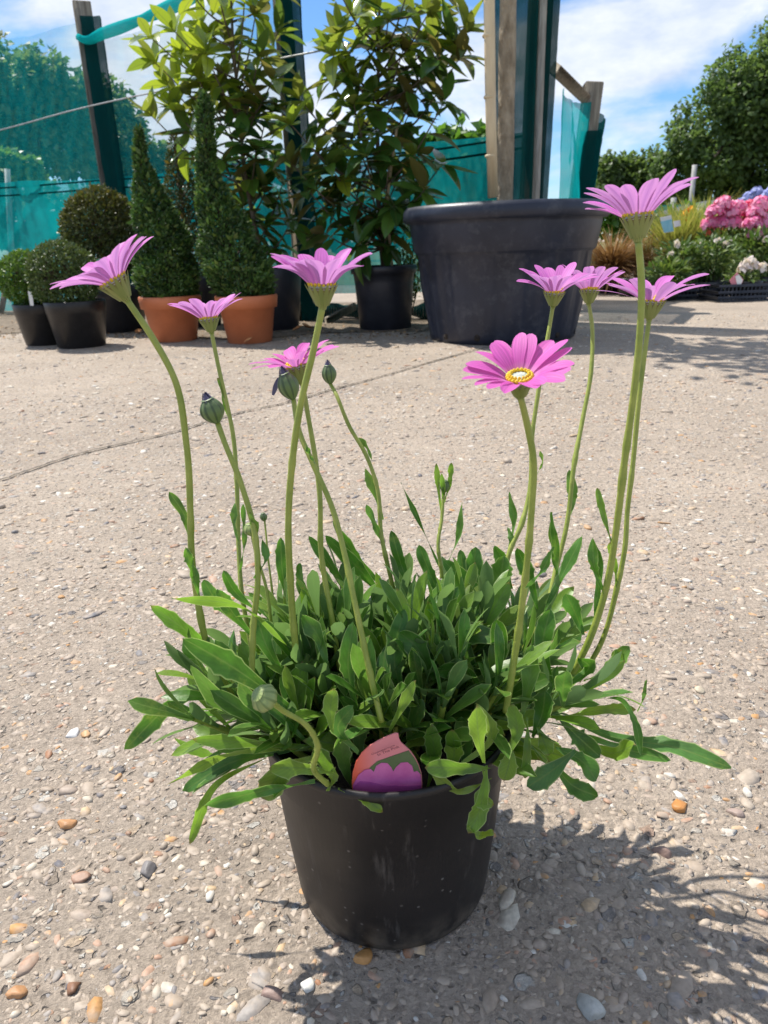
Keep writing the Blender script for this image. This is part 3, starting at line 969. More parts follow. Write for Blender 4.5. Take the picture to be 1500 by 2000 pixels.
def yew(label, base, axis, radii, n, mat, pot=None, potmat='terracotta', leaf=.023, swirl=0.0):
    t = thing('potted_yew_cone', label, 'topiary', base, 'clipped evergreens in pots')
    if pot:
        pot_round(t, base, pot, .007, pot[-1][1] - .03, M[potmat])
    r_ = np.random.default_rng(n)
    ax = curve(axis, 60)
    rr = np.interp(np.linspace(0, 1, 60), np.linspace(0, 1, len(radii)), radii) * .84
    u = r_.random(n * 3)
    k = r_.random(n * 3) < np.interp(u, np.linspace(0, 1, 60), rr) / rr.max() + .05
    u = u[k][:n]
    n = len(u)
    c = np.stack([np.interp(u, np.linspace(0, 1, 60), ax[:, j]) for j in range(3)], 1)
    R_ = np.interp(u, np.linspace(0, 1, 60), rr)
    a = r_.random(n) * 6.283
    d = np.stack([np.cos(a), np.sin(a), np.zeros(n)], 1)
    lump = .07 * np.sin(5 * a + 41 * u) * np.sin(29 * u + 2 * a) + .07 * np.sin(3 * a - 33 * u + 1) + swirl * np.sin(a * 1 + u * 19)
    rad = R_ * (.90 + lump + r_.normal(0, .05, n) - (r_.random(n) < .3) * r_.uniform(0, .3, n))
    pos = c + d * rad[:, None]
    dd = unit(d + r_.normal(0, .6, (n, 3)) + np.array([0, 0, .55]))
    mb = MB()
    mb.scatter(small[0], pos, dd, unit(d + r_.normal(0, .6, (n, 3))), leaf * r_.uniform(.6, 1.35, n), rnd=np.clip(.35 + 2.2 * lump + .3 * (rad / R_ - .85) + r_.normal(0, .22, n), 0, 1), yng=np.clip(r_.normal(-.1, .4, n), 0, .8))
    k = 120
    j = r_.integers(0, n, k)
    mb.scatter(small[0], pos[j] + d[j] * .012, unit(d[j] + r_.normal(0, .5, (k, 3)) + np.array([0, 0, .6])), d[j], leaf * r_.uniform(1.4, 2.3, k), rnd=r_.random(k), yng=r_.random(k) * .7)
    mb.build('foliage', mat, t)
    mb = MB()
    mb.tube(ax, np.linspace(.016, .004, 60), 8)
    for q in range(140):
        j = r_.integers(2, 57)
        aa = r_.random() * 6.28
        e = ax[j] + np.array([math.cos(aa), math.sin(aa), .35]) * rr[j] * .85
        mb.tube([ax[max(j - 3, 0)], (ax[j] + e) / 2 + r_.normal(0, .006, 3), e], [.004, .003, .0015], 4, cap=False)
    mb.build('trunk', M['twig'], t)
    return t


tc1 = G(343, 664)
tprof = [(.112, 0), (.117, .003), (.143, .170), (.158, .171), (.164, .224), (.160, .233)]
Y1 = tc1[1]
yew('dark green yew cone in the left terracotta pot, its narrow tip leaning left', tc1,
    [P(331, 585, Y1), P(325, 530, Y1), P(318, 480, Y1), P(308, 440, Y1), P(297, 400, Y1), P(285, 350, Y1), P(276, 320, Y1), P(273, 285, Y1), P(271, 250, Y1)], [.165, .185, .19, .18, .165, .15, .13, .105, .075, .05, .03, .022, .006], 15000, M['yew'], tprof, swirl=.04)
tc2 = G(489, 667)
Y2 = tc2[1]
tprof2 = [(r * .97, z) for r, z in tprof]
yew('green yew cone in the right terracotta pot, with a long thin leader', tc2,
    [P(478, 582, Y2), P(466, 530, Y2), P(450, 480, Y2), P(436, 440, Y2), P(422, 400, Y2), P(410, 360, Y2), P(404, 330, Y2), P(402, 280, Y2), P(401, 230, Y2), P(398, 185, Y2)], [.15, .185, .195, .185, .165, .14, .115, .085, .06, .048, .044, .044, .042, .012], 15000, M['yew'], tprof2, swirl=.05)
tb = np.array([P(386, 600, 4.75)[0], 4.75, 0])
yew('tall dark bronze yew cone standing behind the terracotta pots', tb,
    [P(372, 580, 4.75), P(362, 450, 4.75), P(350, 350, 4.75), P(338, 262, 4.75)], [.15, .17, .16, .15, .13, .10, .06, .012], 7000, M['yew_olive'],
    [(.13, 0), (.135, .003), (.17, .26), (.175, .30), (.172, .305)], 'navy_plastic')

# ------------------------------------------------------------------ magnolias
mag_t = [leaf_tpl(6, 2, bend=b, fold=f, width=w, twist=tw) for b, f, w, tw in ((.10, .35, .40, 0), (.25, .25, .44, .2), (-.12, .45, .36, -.2), (.4, .3, .40, .1))]


def magnolia(label, base, potprof, trunk, tips, seed, cane=None, Yd=.26, ln=.17):
    t = thing('potted_magnolia', label, 'shrub', base, 'glossy magnolias in pots')
    pot_round(t, base, potprof, .006, potprof[-1][1] - .03, M['navy_plastic'])
    r_ = np.random.default_rng(seed)
    tr = curve(trunk, 40)
    wood, lv = MB(), MB()
    wood.tube(tr, np.linspace(.015, .006, 40), 8)
    S = [[] for _ in mag_t]
    for px, py, yg in tips:
        e = P(px, py, base[1] + r_.uniform(-Yd, Yd * .5))
        z = max(e[2] - r_.uniform(.12, .4), tr[0][2] + .1)
        j = int(np.argmin(np.abs(tr[:, 2] - z)))
        a = tr[j]
        h = e - a
        mid = a + h * .5 + np.array([0, 0, -.12 * np.linalg.norm(h[:2])])
        br = curve([a, mid, e], 14)
        wood.tube(br, np.linspace(.0065, .0028, 14), 5, cap=False)
        sd = unit(br[-1] - br[-4])
        nl = r_.integers(6, 10)
        a0 = r_.uniform(0, 6.28)
        u = unit(np.cross(sd, [.3, .2, 1]))
        w = np.cross(sd, u)
        for q in range(nl + 5):
            az = a0 + q * 2.4
            tip_l = q < nl
            g = e - sd * r_.uniform(0, .03) if tip_l else br[r_.integers(5, 12)]
            op = r_.uniform(.35, 1.0) if yg > .5 and q < 5 else r_.uniform(.9, 1.75)
            rd = u * math.cos(az) + w * math.sin(az)
            d = sd * math.cos(op) + rd * math.sin(op) + np.array([0, 0, r_.uniform(-.22, .16)])
            n_ = np.array([0, 0, 1.0]) + r_.normal(0, .35, 3) + sd * .6
            k = r_.integers(0, len(mag_t))
            S[k].append((g, unit(d), n_, ln * r_.uniform(.7, 1.2) * (.85 if (yg > .5 and q < 5) else 1), r_.random(), np.clip(yg + r_.normal(-.25, .3), 0, 1)))
    for k, L in enumerate(S):
        if L:
            p_, d_, n_, s_, c_, y_ = (np.array(q) for q in zip(*L))
            lv.scatter(mag_t[k], p_, d_, n_, s_, rnd=c_, yng=y_)
    lv.build('foliage', M['mag_leaf'], t)
    wood.build('branches', M['greytwig'], t)
    if cane:
        mb = MB()
        mb.tube(curve(cane, 12), .008, 8)
        mb.build('bamboo_cane', M['bamboo'], t)
    return t


mY = 4.42
m1 = np.array([P(528, 600, mY)[0], mY, 0])
tips1 = [(290, 70, 1), (335, 55, 1), (390, 40, 1), (440, 30, 1), (500, 22, .8), (545, 60, .6), (300, 120, 1), (350, 105, 1), (400, 100, 1), (455, 90, .8), (505, 105, .6), (325, 160, .8), (385, 150, .8), (435, 150, .7), (485, 155, .4), (535, 150, .3),
         (295, 225, .9), (335, 210, .9), (365, 255, .5), (505, 200, .2), (520, 228, .1), (445, 240, .1), (470, 270, .1), (500, 290, 0), (540, 300, 0), (430, 310, 0), (480, 340, 0), (520, 370, 0), (555, 350, 0), (470, 400, 0), (520, 430, 0), (545, 480, 0), (570, 430, 0),
         (360, -30, 1), (420, -40, 1), (480, -30, 1), (540, -20, .7), (400, 190, .4), (460, 200, .3)]
magnolia('glossy magnolia behind the yew cones, yellow green young leaves at its top', m1,
         [(.155, 0), (.16, .003), (.19, .25), (.195, .30), (.193, .345), (.188, .35)],
         [np.array([m1[0], mY, .3]), P(500, 450, mY), P(474, 300, mY), P(466, 200, mY), P(455, 80, mY), P(450, -40, mY)], tips1, 3)
m2 = G(753, 641)
mY2 = m2[1]
tips2 = [(580, 190, .8), (605, 215, .7), (565, 240, .8), (600, 280, .2), (560, 310, .2), (610, 330, .1), (660, 60, .8), (690, 30, .9), (720, 20, .7), (760, 30, .5), (800, 30, .8), (840, 20, .8), (880, 30, .5), (645, 100, .7), (680, 100, .5), (700, 165, .6), (740, 70, .7), (790, 90, .4),
         (830, 80, .5), (885, 75, .3), (915, 60, .6), (900, 110, .2), (860, 110, .1), (835, 130, .1), (870, 195, .1), (640, 150, .3), (690, 200, .5), (730, 180, .2), (780, 180, .1), (800, 220, 0), (650, 230, .5), (690, 260, .2), (740, 260, .1), (790, 270, 0), (820, 300, 0), (865, 320, .1), (640, 320, .1),
         (680, 350, 0), (730, 340, 0), (780, 340, 0), (830, 370, 0), (600, 370, 0), (640, 400, 0), (690, 430, 0), (740, 410, 0), (780, 430, 0), (625, 450, 0), (700, 480, 0), (760, 480, 0), (660, -20, .9), (730, -30, .8), (800, -30, .8), (870, -20, .6), (660, 380, 0), (715, 300, .1), (760, 310, 0), (770, 400, 0), (720, 450, 0)]
magnolia('large glossy magnolia in a black pot next to the huge planter', m2,
         [(.142, 0), (.147, .004), (.165, .25), (.172, .30), (.184, .302), (.187, .335), (.182, .342)],
         [m2 + np.array([0, 0, .32]), P(742, 450, mY2), P(738, 330, mY2), P(738, 200, mY2), P(740, 60, mY2), P(742, -60, mY2)], tips2, 5,
         [m2 + np.array([.05, 0, .3]), P(757, 400, mY2), P(775, 250, mY2 - .05)])

# ------------------------------------------------------------------ huge planter with a standard tree
bp = np.array([P(981, 600, 3.66)[0], 3.66, 0])
t = thing('planter_tree', 'young standard tree in a huge weathered black planter with a bamboo cane', 'tree', bp)


def flute(r, z, a):
    k = np.clip((.40 - z) / .05, 0, 1) * np.clip((z - .03) / .05, 0, 1)
    return -.008 * k * np.clip(np.cos(a * 18) * 3, -1, 1) * (r > .2)


pot_round(t, bp, [(.338, 0), (.352, .006), (.358, .03), (.392, .25), (.412, .392), (.424, .402), (.430, .41), (.449, .52), (.450, .535), (.470, .537), (.480, .55), (.478, .585), (.466, .602), (.452, .604)], .016, .52, M['grey_plastic'], 216, flute, 'planter')
for a in (-2.55, -2.05, -1.5, -.95, -.45):
    mb = MB()
    c = bp + np.array([math.cos(a) * .3515, math.sin(a) * .3515, .035])
    u = np.array([-math.sin(a), math.cos(a), 0])
    q = np.linspace(0, 2 * np.pi, 17)[:-1]
    V = [c + u * .014 * math.cos(w) + np.array([0, 0, .016 * math.sin(w)]) + np.array([math.cos(a), math.sin(a), 0]) * k for k in (-.01, .009) for w in q]
    V += [c + np.array([math.cos(a), math.sin(a), 0]) * .009]
    i = np.arange(16)
    mb.add(V, [np.stack([i, (i + 1) % 16, (i + 1) % 16 + 16, i + 16], -1), np.stack([i + 16, (i + 1) % 16 + 16, np.full(16, 32)], -1)])
    mb.build('drainage_hole', M['peat'], t)
mb = MB()
zt = np.linspace(.5, 2.4, 40)
tx = bp[0] + np.interp(zt, [.5, 2.4], [.0, -.012])
rt = np.interp(zt, [.5, .8, 2.4], [.040, .038, .035]) * (1 + .03 * np.sin(zt * 17))
mb.tube(np.stack([tx, np.full(40, 3.66), zt], 1), rt, 24)
r_ = np.random.default_rng(50)
crown = []
for q in range(16):
    a = r_.uniform(0, 6.28)
    e = np.array([bp[0] + math.cos(a) * r_.uniform(.25, .6), 3.66 + math.sin(a) * r_.uniform(.25, .6), r_.uniform(2.0, 3.0)])
    st = np.array([bp[0] - .02, 3.66, r_.uniform(1.95, 2.35)])
    br = curve([st, (st + e) / 2 + np.array([0, 0, .08]), e], 10)
    mb.tube(br, np.linspace(.02, .006, 10), 6)
    crown.append(e)
mb.build('trunk', M['bark'], t)
mb = MB()
mb.tube([P(963, 386, 3.56), P(958, 200, 3.56), P(955, -30, 3.56), P(952, -200, 3.56)], .0235, 14)
for y in (70, 190, 305):
    p = P(960 - (386 - y) * .02, y, 3.56)
    mb.lathe([(.0235, -.006), (.0262, -.002), (.0262, .002), (.0235, .006)], p, 14)
mb.build('bamboo_cane', M['bamboo'], t)
mb = MB()
for e in crown:
    n = 120
    foliage = e + r_.normal(0, .15, (n, 3))
    mb.scatter(leaf_tpl(3, 2, bend=.2, width=.55), foliage, rdir(r_, n), np.array([.2, 0, 1.0]), r_.uniform(.06, .11, n), rnd=r_.random(n))
mb.build('crown', M['tree_leaf'], t)

# small leaved shrub behind the planter
sb = np.array([P(800, 600, 4.35)[0], 4.35, 0])
t = thing('small_leaved_shrub', 'small pale leaved shrub half hidden behind the huge planter', 'shrub', sb)
mb, mw = MB(), MB()
for q in range(14):
    e = P(r_.uniform(785, 835), r_.uniform(420, 560), 4.35 + r_.uniform(-.08, .08))
    br = curve([sb + np.array([0, 0, .02]), (sb + e) / 2 + r_.normal(0, .02, 3), e], 12)
    mw.tube(br, .002, 4)
    k = 36
    j = r_.integers(4, 12, k)
    mb.scatter(small[1], br[j] + r_.normal(0, .01, (k, 3)), rdir(r_, k) + np.array([0, 0, .3]), np.array([0, -.2, 1.0]), r_.uniform(.02, .04, k), rnd=r_.random(k), yng=r_.random(k) * .3)
mb.build('foliage', M['box_light'], t)
mw.build('stem', M['twig'], t)

# ------------------------------------------------------------------ netting fence
FX = [(-4.58, 7.05), (-2.06, 6.32), (-.40, 5.02), (.93, 4.40)]      # the nets hang on the far side of the posts


def net_sheet(name, label, a, b, zb, zt, mat, amp=.02, seed=0, nx=130, nz=60, sag=0.0, group=None, lean=0.0):
    r_ = np.random.default_rng(seed)
    u, v = np.meshgrid(np.linspace(0, 1, nx), np.linspace(0, 1, nz), indexing='ij')
    a, b = np.array(a, float), np.array(b, float)
    L = np.linalg.norm(b - a)
    nrm = np.array([-(b - a)[1], (b - a)[0]]) / L
    z0 = zb[0] + (zb[1] - zb[0]) * u
    z1 = zt[0] + (zt[1] - zt[0]) * u - sag * 4 * u * (1 - u)
    z = z0 + (z1 - z0) * v
    w = np.zeros_like(u)
    for q in range(16):
        fu, fv, ph = r_.uniform(1, 9) * (1 if q < 7 else 3), r_.uniform(-5, 5) * (1 if q < 7 else 2.4), r_.uniform(0, 6.28)
        wv = np.sin(fu * u * L * 1.2 + fv * v + ph + .8 * np.sin(fv * u + 3 * v))
        if q >= 7:                                   # sharp creases
            wv = .45 * (1 - np.abs(wv)) ** 2
        w += amp * r_.uniform(.2, 1) * wv * np.sin(np.pi * u) ** .4
    xy = a + (b - a) * u[..., None] + nrm * (w + lean * v)[..., None]
    V = np.concatenate([xy, z[..., None]], -1).reshape(-1, 3)
    i, j = np.meshgrid(np.arange(nx - 1), np.arange(nz - 1), indexing='ij')
    F_ = np.stack([i * nz + j, (i + 1) * nz + j, (i + 1) * nz + j + 1, i * nz + j + 1], -1).reshape(-1, 4)
    mb = MB()
    mb.add(V, F_, lu=(u * L).ravel(), lv=z.ravel())
    o = mb.build(name, mat)
    return tag(o, label, 'netting', group)


zA, z1_, z2_, z3_ = P(0, 352, 6.75)[2], P(200, 345, 6.2)[2], P(560, 300, 4.92)[2], P(955, 253, 4.28)[2]
GN = 'lower green windbreak nets'
nl1 = net_sheet('windbreak_net', 'dense teal net at the lower far left, left of the leaning timber post', FX[0], FX[1], (.0, .02), (zA, z1_), M['net_low'], .03, 1, group=GN)
nl2 = net_sheet('windbreak_net', 'dense teal net behind the yews, between the leaning post and the tall middle post', FX[1], FX[2], (.03, .15), (z1_, z2_), M['net_low'], .03, 2, group=GN)
nl3 = net_sheet('windbreak_net', 'dense green net behind the large magnolia, between the middle post and the planter', FX[2], FX[3], (.16, .17), (z2_, z3_), M['net_low'], .02, 3, group=GN)
for o, (a, b), (za, zb) in ((nl1, FX[0:2], (zA, z1_)), (nl2, FX[1:3], (z1_, z2_)), (nl3, FX[2:4], (z2_, z3_))):
    mb = MB()
    for dz in (-.015, -.075):
        p0, p1 = np.array([*a, za + dz]), np.array([*b, zb + dz])
        mid = (p0 + p1) / 2 - np.array([0, 0, .03])
        mb.tube(curve([p0 + [0, -.03, 0], mid + [0, -.03, 0], p1 + [0, -.03, 0]], 20), .007, 6)
    mb.build('hem_cord', M['net_dark'], o)
GU = 'upper fine green nets'
net_sheet('upper_net', 'thin see-through net above the lower net, left of the leaning timber post', (FX[0][0], FX[0][1] - .02), (FX[1][0], FX[1][1] - .02), (0.9, 0.9), (P(-90, 100, 6.9)[2], P(125, 32, 6.2)[2]), M['net_up'], .022, 4, sag=.05, group=GU)
net_sheet('upper_net', 'thin see-through net hung below the rolled teal edge, right of the leaning post', (FX[1][0], FX[1][1] - .02), (FX[2][0], FX[2][1] - .02), (.9, .9), (P(160, 78, 6.2)[2], P(528, -70, 4.9)[2]), M['net_up'], .02, 5, sag=.02, group=GU)
# rolled top edge
mb = MB()
pp = [(152, 72, 6.1), (165, 78, 6.08), (200, 66, 6.0), (245, 50, 5.85), (300, 28, 5.65), (345, 8, 5.5), (430, -34, 5.2), (525, -80, 4.88)]
mb.tube(curve([P(x, y, Y) for x, y, Y in pp], 60), .022 + .014 * np.abs(np.sin(np.linspace(0, 9, 60))) + .012 * np.linspace(0, 1, 60), 10)
tag(mb.build('rolled_net', M['net_roll']), 'bright teal rolled net edge tied to the leaning post and rising to the right', 'netting')
# wire
mb = MB()
pw = [(-120, 282, 6.9), (0, 254, 6.6), (148, 214, 6.1), (240, 193, 5.7), (320, 176, 5.4), (440, 145, 5.1), (540, 116, 4.8), (640, 96, 4.65), (700, 82, 4.6), (960, 45, 4.2)]
mb.tube(curve([P(x, y, Y - .06) for x, y, Y in pw], 80), .005, 6)
tag(mb.build('fence_wire', M['wire']), 'single slack wire running across the nets from post to post', 'wire')
# rolled dark net along the ground in the middle bays
mb = MB()
a, b, c = np.array([*FX[1], .05]), np.array([*FX[2], .05]), np.array([*FX[3], .05])
mb.tube(curve([a, b, c], 80), .045 + .012 * np.sin(np.arange(80) * 1.3) + rng.normal(0, .004, 80), 10)
tag(mb.build('net_roll', M['net_dark']), 'dark gathered net lying on the ground below the gap in the fence', 'netting')

GP = 'timber fence posts'


def post(label, a, b, w, wrap=None, wrapz=(0, 1), rot=0.0, mat='wood'):
    t = thing('fence_post', label, 'post', (a[0], a[1], 0), GP)
    mb = MB()
    up = (math.sin(rot), math.cos(rot), 0)
    mb.bar(a, b, w, w, up, .006)
    mb.build('timber', M[mat], t)
    if wrap:
        mb = MB()
        a, b = np.array(a, float), np.array(b, float)
        p, q = a + (b - a) * wrapz[0], a + (b - a) * wrapz[1]
        ux = np.array([math.cos(rot), -math.sin(rot), 0])
        uy = np.array(up)
        off = ux * wrap[0] - uy * wrap[1]
        n = 40
        ll = np.linspace(0, 1, n)[:, None]
        prof = np.array([(-.5, -.55), (-.3, -.62), (0, -.56), (.3, -.63), (.56, -.58), (.63, -.2), (.58, .2), (.62, .56)]) * w * wrap[2]
        V = (p + (q - p) * ll)[:, None] + off + prof[None, :, 0:1] * ux - prof[None, :, 1:2] * -uy
        V = V + np.random.default_rng(9).normal(0, .002, V.shape)
        k = len(prof)
        i, j = np.meshgrid(np.arange(n - 1), np.arange(k - 1), indexing='ij')
        L = np.linalg.norm(q - p)
        mb.add(V.reshape(-1, 3), np.stack([i * k + j, i * k + j + 1, (i + 1) * k + j + 1, (i + 1) * k + j], -1).reshape(-1, 4), lu=np.tile(np.linspace(0, .3, k), n), lv=np.repeat(ll[:, 0] * L, k))
        mb.build('net_wrap', M['net_dark'], t)
    return t


pt = P(143, 6, 6.2)
post('leaning timber post at the left, bare top and dark net over its right side', (-2.07, 6.2, 0), (pt[0] + .06, 6.2, pt[2]), .125, (.035, .005, 1.05), (0, .955), -.35)
post('tall timber post in the middle behind the left magnolia, dark net on its right', (-.47, 4.87, 0), (P(550, 0, 4.87)[0], 4.87, 2.3), .105, (.03, .004, 1.1), (0, 1), -.15)
tp3 = thing('fence_post', 'tall post behind the planter wrapped in dark green net with a grey batten', 'post', (.93, 4.28, 0), GP)
mb = MB()
mb.bar((.865, 4.325, 0), (.90, 4.325, 2.2), .11, .11, (0, 1, 0))
mb.build('timber', M['wood'], tp3)
mb = MB()
n = 60
zz = np.linspace(.02, 2.2, n)
xl = np.interp(zz, [0, 2.2], [.70, .60])
xr = np.interp(zz, [0, 2.2], [.93, .985])
us = np.linspace(0, 1, 22)
X = xl[:, None] + (xr - xl)[:, None] * us[None]
Yv = 4.235 - .012 * np.sin(us * 21)[None] + .006 * np.sin(zz * 5)[:, None] + rng.normal(0, .0015, (n, 22))
V = np.stack([X, Yv, np.repeat(zz[:, None], 22, 1)], -1)
i, j = np.meshgrid(np.arange(n - 1), np.arange(21), indexing='ij')
mb.add(V.reshape(-1, 3), np.stack([i * 22 + j, i * 22 + j + 1, (i + 1) * 22 + j + 1, (i + 1) * 22 + j], -1).reshape(-1, 4), lu=np.tile(us * .35, n), lv=np.repeat(zz, 22))
mb.build('net_wrap', M['net_dark'], tp3)
mb = MB()
mb.bar(P(1045, 420, 4.17), P(1062, -40, 4.17), .038, .022, (0, 1, 0), .003)
mb.build('batten', M['wood_pale'], tp3)
s0, s1 = P(1128, 400, 4.95), P(1159, 162, 4.95)
post('short leaning post at the right end of the nets, bare wooden top', (s0 + (s0 - s1) * .95 * 1.0)[:3] * np.array([1, 1, 0]), s1, .108, (.01, .004, 1.12), (0, .80), .1, 'wood')
mb = MB()
mb.bar(P(1083, 134, 4.45), P(1143, 192, 4.9), .06, .05, (0, 1, .3))
tag(mb.build('brace', M['wood']), 'short sloping timber brace between the tall post and the short post', 'timber')
p0, p1 = P(1096, 300, 4.36), P(1150, 300, 4.93)
net_sheet('end_net', 'loose teal net between the tall wrapped post and the short leaning post', p0[:2], p1[:2], (.1, .1), (P(1100, 172, 4.36)[2], P(1150, 198, 4.93)[2]), M['net_low'], .035, 8, 60, 50, sag=.03)
net_sheet('end_net', 'dark net hanging behind the short leaning post', p1[:2], (p1[0] + .28, p1[1] + .9), (.05, .05), (P(1165, 205, 4.93)[2], 1.1), M['net_dark'], .03, 9, 50, 40)
# plank on the ground under the fence, grey pole, wooden stake
mb = MB()
mb.bar(P(636, 628, 4.62), P(694, 598, 4.78), .05, .022, (0, 1, .4), .003)
tag(mb.build('plank', M['wood']), 'grey plank lying askew under the net between the two magnolia pots', 'timber')
g = G(14, 606)
mb = MB()
mb.tube([np.array([g[0], 7.1, 0]), P(14, 330, 7.1)], .024, 10)
tag(mb.build('pole', M['pole']), 'thin pale pole behind the net at the far left edge', 'pole')
mb = MB()
mb.bar(P(2, 612, 6.3), P(14, 545, 6.4), .04, .03, (0, 1, 0))
tag(mb.build('stake', M['wood']), 'short brown stake leaning on the net at the left edge', 'stake')

# ------------------------------------------------------------------ trees and hedge in the distance
tl = [leaf_tpl(2, 1, bend=.25, fold=.2, width=.7), leaf_tpl(2, 2, bend=.1, fold=.3, width=.85)]


def blob_tree(label, blobs, Y, base_px, n, size, mat, seed, cat='tree', name='tree', group=None, trunk_r=.3, dy=.8):
    r_ = np.random.default_rng(seed)
    b = P(*base_px, Y)
    b[2] = 0
    t = thing(name, label, cat, b, group)
    C, R_ = [], []
    for x, y, r in blobs:
        c = P(x, y, Y)
        rr = r * zdepth(c) / F_PX
        C.append(c + np.array([0, r_.uniform(-dy, dy) * rr, 0]))
        R_.append(rr)
    C, R_ = np.array(C), np.array(R_)
    wt = R_ ** 2 / np.sum(R_ ** 2)
    mb, mw = MB(), MB()
    mid = C.mean(0)
    top = np.array([b[0] * .3 + mid[0] * .7, b[1], mid[2]])
    mw.tube(curve([b, (b + top) / 2 + r_.normal(0, trunk_r * .4, 3), top], 16), np.linspace(trunk_r, trunk_r * .35, 16), 8)
    for c, rr, w in zip(C, R_, wt):
        mw.tube(curve([b + (top - b) * r_.uniform(.4, .95), (top + c) / 2 + r_.normal(0, rr * .15, 3), c + r_.normal(0, rr * .3, 3)], 8), np.linspace(trunk_r * .35, trunk_r * .06, 8), 5, cap=False)
        k = max(int(n * w), 20)
        ns = 26
        sub = c + rdir(r_, ns) * (rr * r_.uniform(.45, 1.0, (ns, 1)))
        sr = rr * r_.uniform(.16, .34, ns)
        q = r_.integers(0, ns, k)
        d = rdir(r_, k)
        pos = sub[q] + d * (sr[q] * r_.uniform(.3, 1.1, k))[:, None]
        loose = r_.random(k) < .18
        pos[loose] = c + rdir(r_, loose.sum()) * (rr * r_.uniform(.3, 1.12, (loose.sum(), 1)))
        dd = unit(d + r_.normal(0, .7, (k, 3)))
        cl = np.clip(r_.random(ns)[q] * .6 + r_.random(k) * .4, 0, 1)
        mb.scatter(tl[0], pos, dd, unit(d * .5 + np.array([0, 0, .8]) + r_.normal(0, .5, (k, 3))), size * r_.uniform(.6, 1.4, k), rnd=cl)
    mb.build('crown', mat, t, smooth=False)
    mw.build('trunk', M['twig'], t)
    return t


blob_tree('big rounded dark green oak rising at the right edge behind the bedding plants', [(1500, 140, 75), (1440, 165, 62), (1530, 220, 110), (1400, 200, 60), (1455, 250, 80), (1360, 250, 50), (1385, 310, 62), (1330, 290, 42), (1340, 345, 52), (1440, 340, 70), (1510, 330, 90), (1300, 335, 34), (1395, 385, 50), (1470, 395, 60), (1600, 250, 130), (1600, 120, 90)], 27, (1440, 420), 44000, .165, M['tree_leaf'], 11, trunk_r=.42)
blob_tree('low light green tree left of the big oak, above the planter rim', [(1190, 335, 34), (1228, 330, 32), (1262, 335, 34), (1180, 372, 36), (1222, 372, 38), (1265, 375, 36), (1300, 378, 34)], 32, (1230, 420), 9000, .20, M['tree_leaf_b'], 12, trunk_r=.2)
blob_tree('hedge tree in the gap between the low tree and the oak', [(1320, 395, 34), (1355, 398, 30), (1160, 395, 30), (1200, 404, 26)], 30, (1320, 430), 5000, .20, M['tree_leaf'], 13, trunk_r=.15)
blob_tree('tall dark tree seen through the net left of the leaning post', [(25, 150, 62), (90, 155, 52), (60, 230, 80), (130, 215, 62), (-50, 180, 100), (10, 280, 60), (110, 290, 60), (-60, 290, 70), (160, 180, 40)], 22, (60, 420), 15000, .20, M['tree_leaf'], 14, trunk_r=.4)
blob_tree('dark tree seen through the net right of the leaning post', [(205, 200, 48), (230, 260, 58), (185, 290, 55), (270, 300, 44), (310, 320, 36), (210, 330, 50)], 24, (220, 420), 9000, .20, M['tree_leaf'], 15, trunk_r=.3)
blob_tree('small pale green bush seen through the net at the far left', [(25, 328, 30), (60, 335, 24), (-15, 335, 28)], 15, (25, 400), 3500, .13, M['bed_bright'], 16, 'bush', 'bush', trunk_r=.08)
blob_tree('distant low tree behind the yews, seen through the net', [(350, 330, 26), (400, 335, 30), (450, 335, 28), (505, 340, 28), (560, 335, 26)], 30, (450, 420), 5000, .22, M['tree_leaf'], 17, trunk_r=.2)
blob_tree('weedy bush behind the net between the magnolia and the planter', [(850, 300, 40), (900, 285, 36), (940, 300, 40), (870, 350, 48), (930, 355, 44)], 8.5, (895, 470), 2600, .12, M['bed_bright'], 18, 'bush', 'bush', trunk_r=.03)

blob_tree('long low hedge across the field far behind the netting', [(x, y, 34) for x in range(-120, 990, 52) for y in (400, 452)], 26, (250, 480), 22000, .24, M['tree_leaf_b'], 19, 'hedge', 'hedge', trunk_r=.1)
# far netting and poles at the right
a, b = P(1270, 410, 17), P(1440, 408, 15)
net_sheet('far_fence_net', 'low dark teal net fence in the distance behind the bedding plants', a[:2], b[:2], (0, 0), (P(1270, 402, 17)[2], P(1440, 394, 15)[2]), M['net_low'], .03, 21, 30, 8)
for (x0, y0, x1, y1, Y, r, lab) in ((1311, 455, 1316, 386, 15, .055, 'short grey post of the far net fence'), (1346, 430, 1357, 322, 15.5, .05, 'tall leaning grey pole in front of the oak')):
    mb = MB()
    q0, q1 = P(x0, y0, Y), P(x1, y1, Y)
    q0 = q1 + (q0 - q1) * (q1[2] / (q1[2] - q0[2]))
    mb.tube([q0, (q0 + q1) / 2, q1], r, 8)
    tag(mb.build('pole', M['pole']), lab, 'pole')
mb = MB()
c = P(1400, 398, 14)
mb.lathe([(1.05, 0), (1.05, c[2] - .12), (.7, c[2] - .03), (.25, c[2] + .05), (.01, c[2] + .07)], (c[0], 14, 0), 24)
tag(mb.build('covered_heap', M['dark_roof']), 'dark grey covered heap beyond the far net', 'heap')

# ------------------------------------------------------------------ bedding plants on the right
blade = leaf_tpl(6, 1, bend=.75, fold=.1, width=.02, prof=lambda q: 1 - q ** 2 * .95)
blade2 = leaf_tpl(5, 1, bend=.35, fold=.1, width=.022, prof=lambda q: 1 - q ** 2 * .95)
lance = leaf_tpl(3, 2, bend=.3, fold=.3, width=.30)
oval = leaf_tpl(3, 2, bend=.25, fold=.3, width=.6)
floret = leaf_tpl(2, 2, bend=.1, fold=.25, width=1.0, prof=lambda q: np.sin(np.pi * np.clip(q * .8 + .12, 0, 1)))
rb = np.random.default_rng(77)
GB = 'bedding plants on the right'


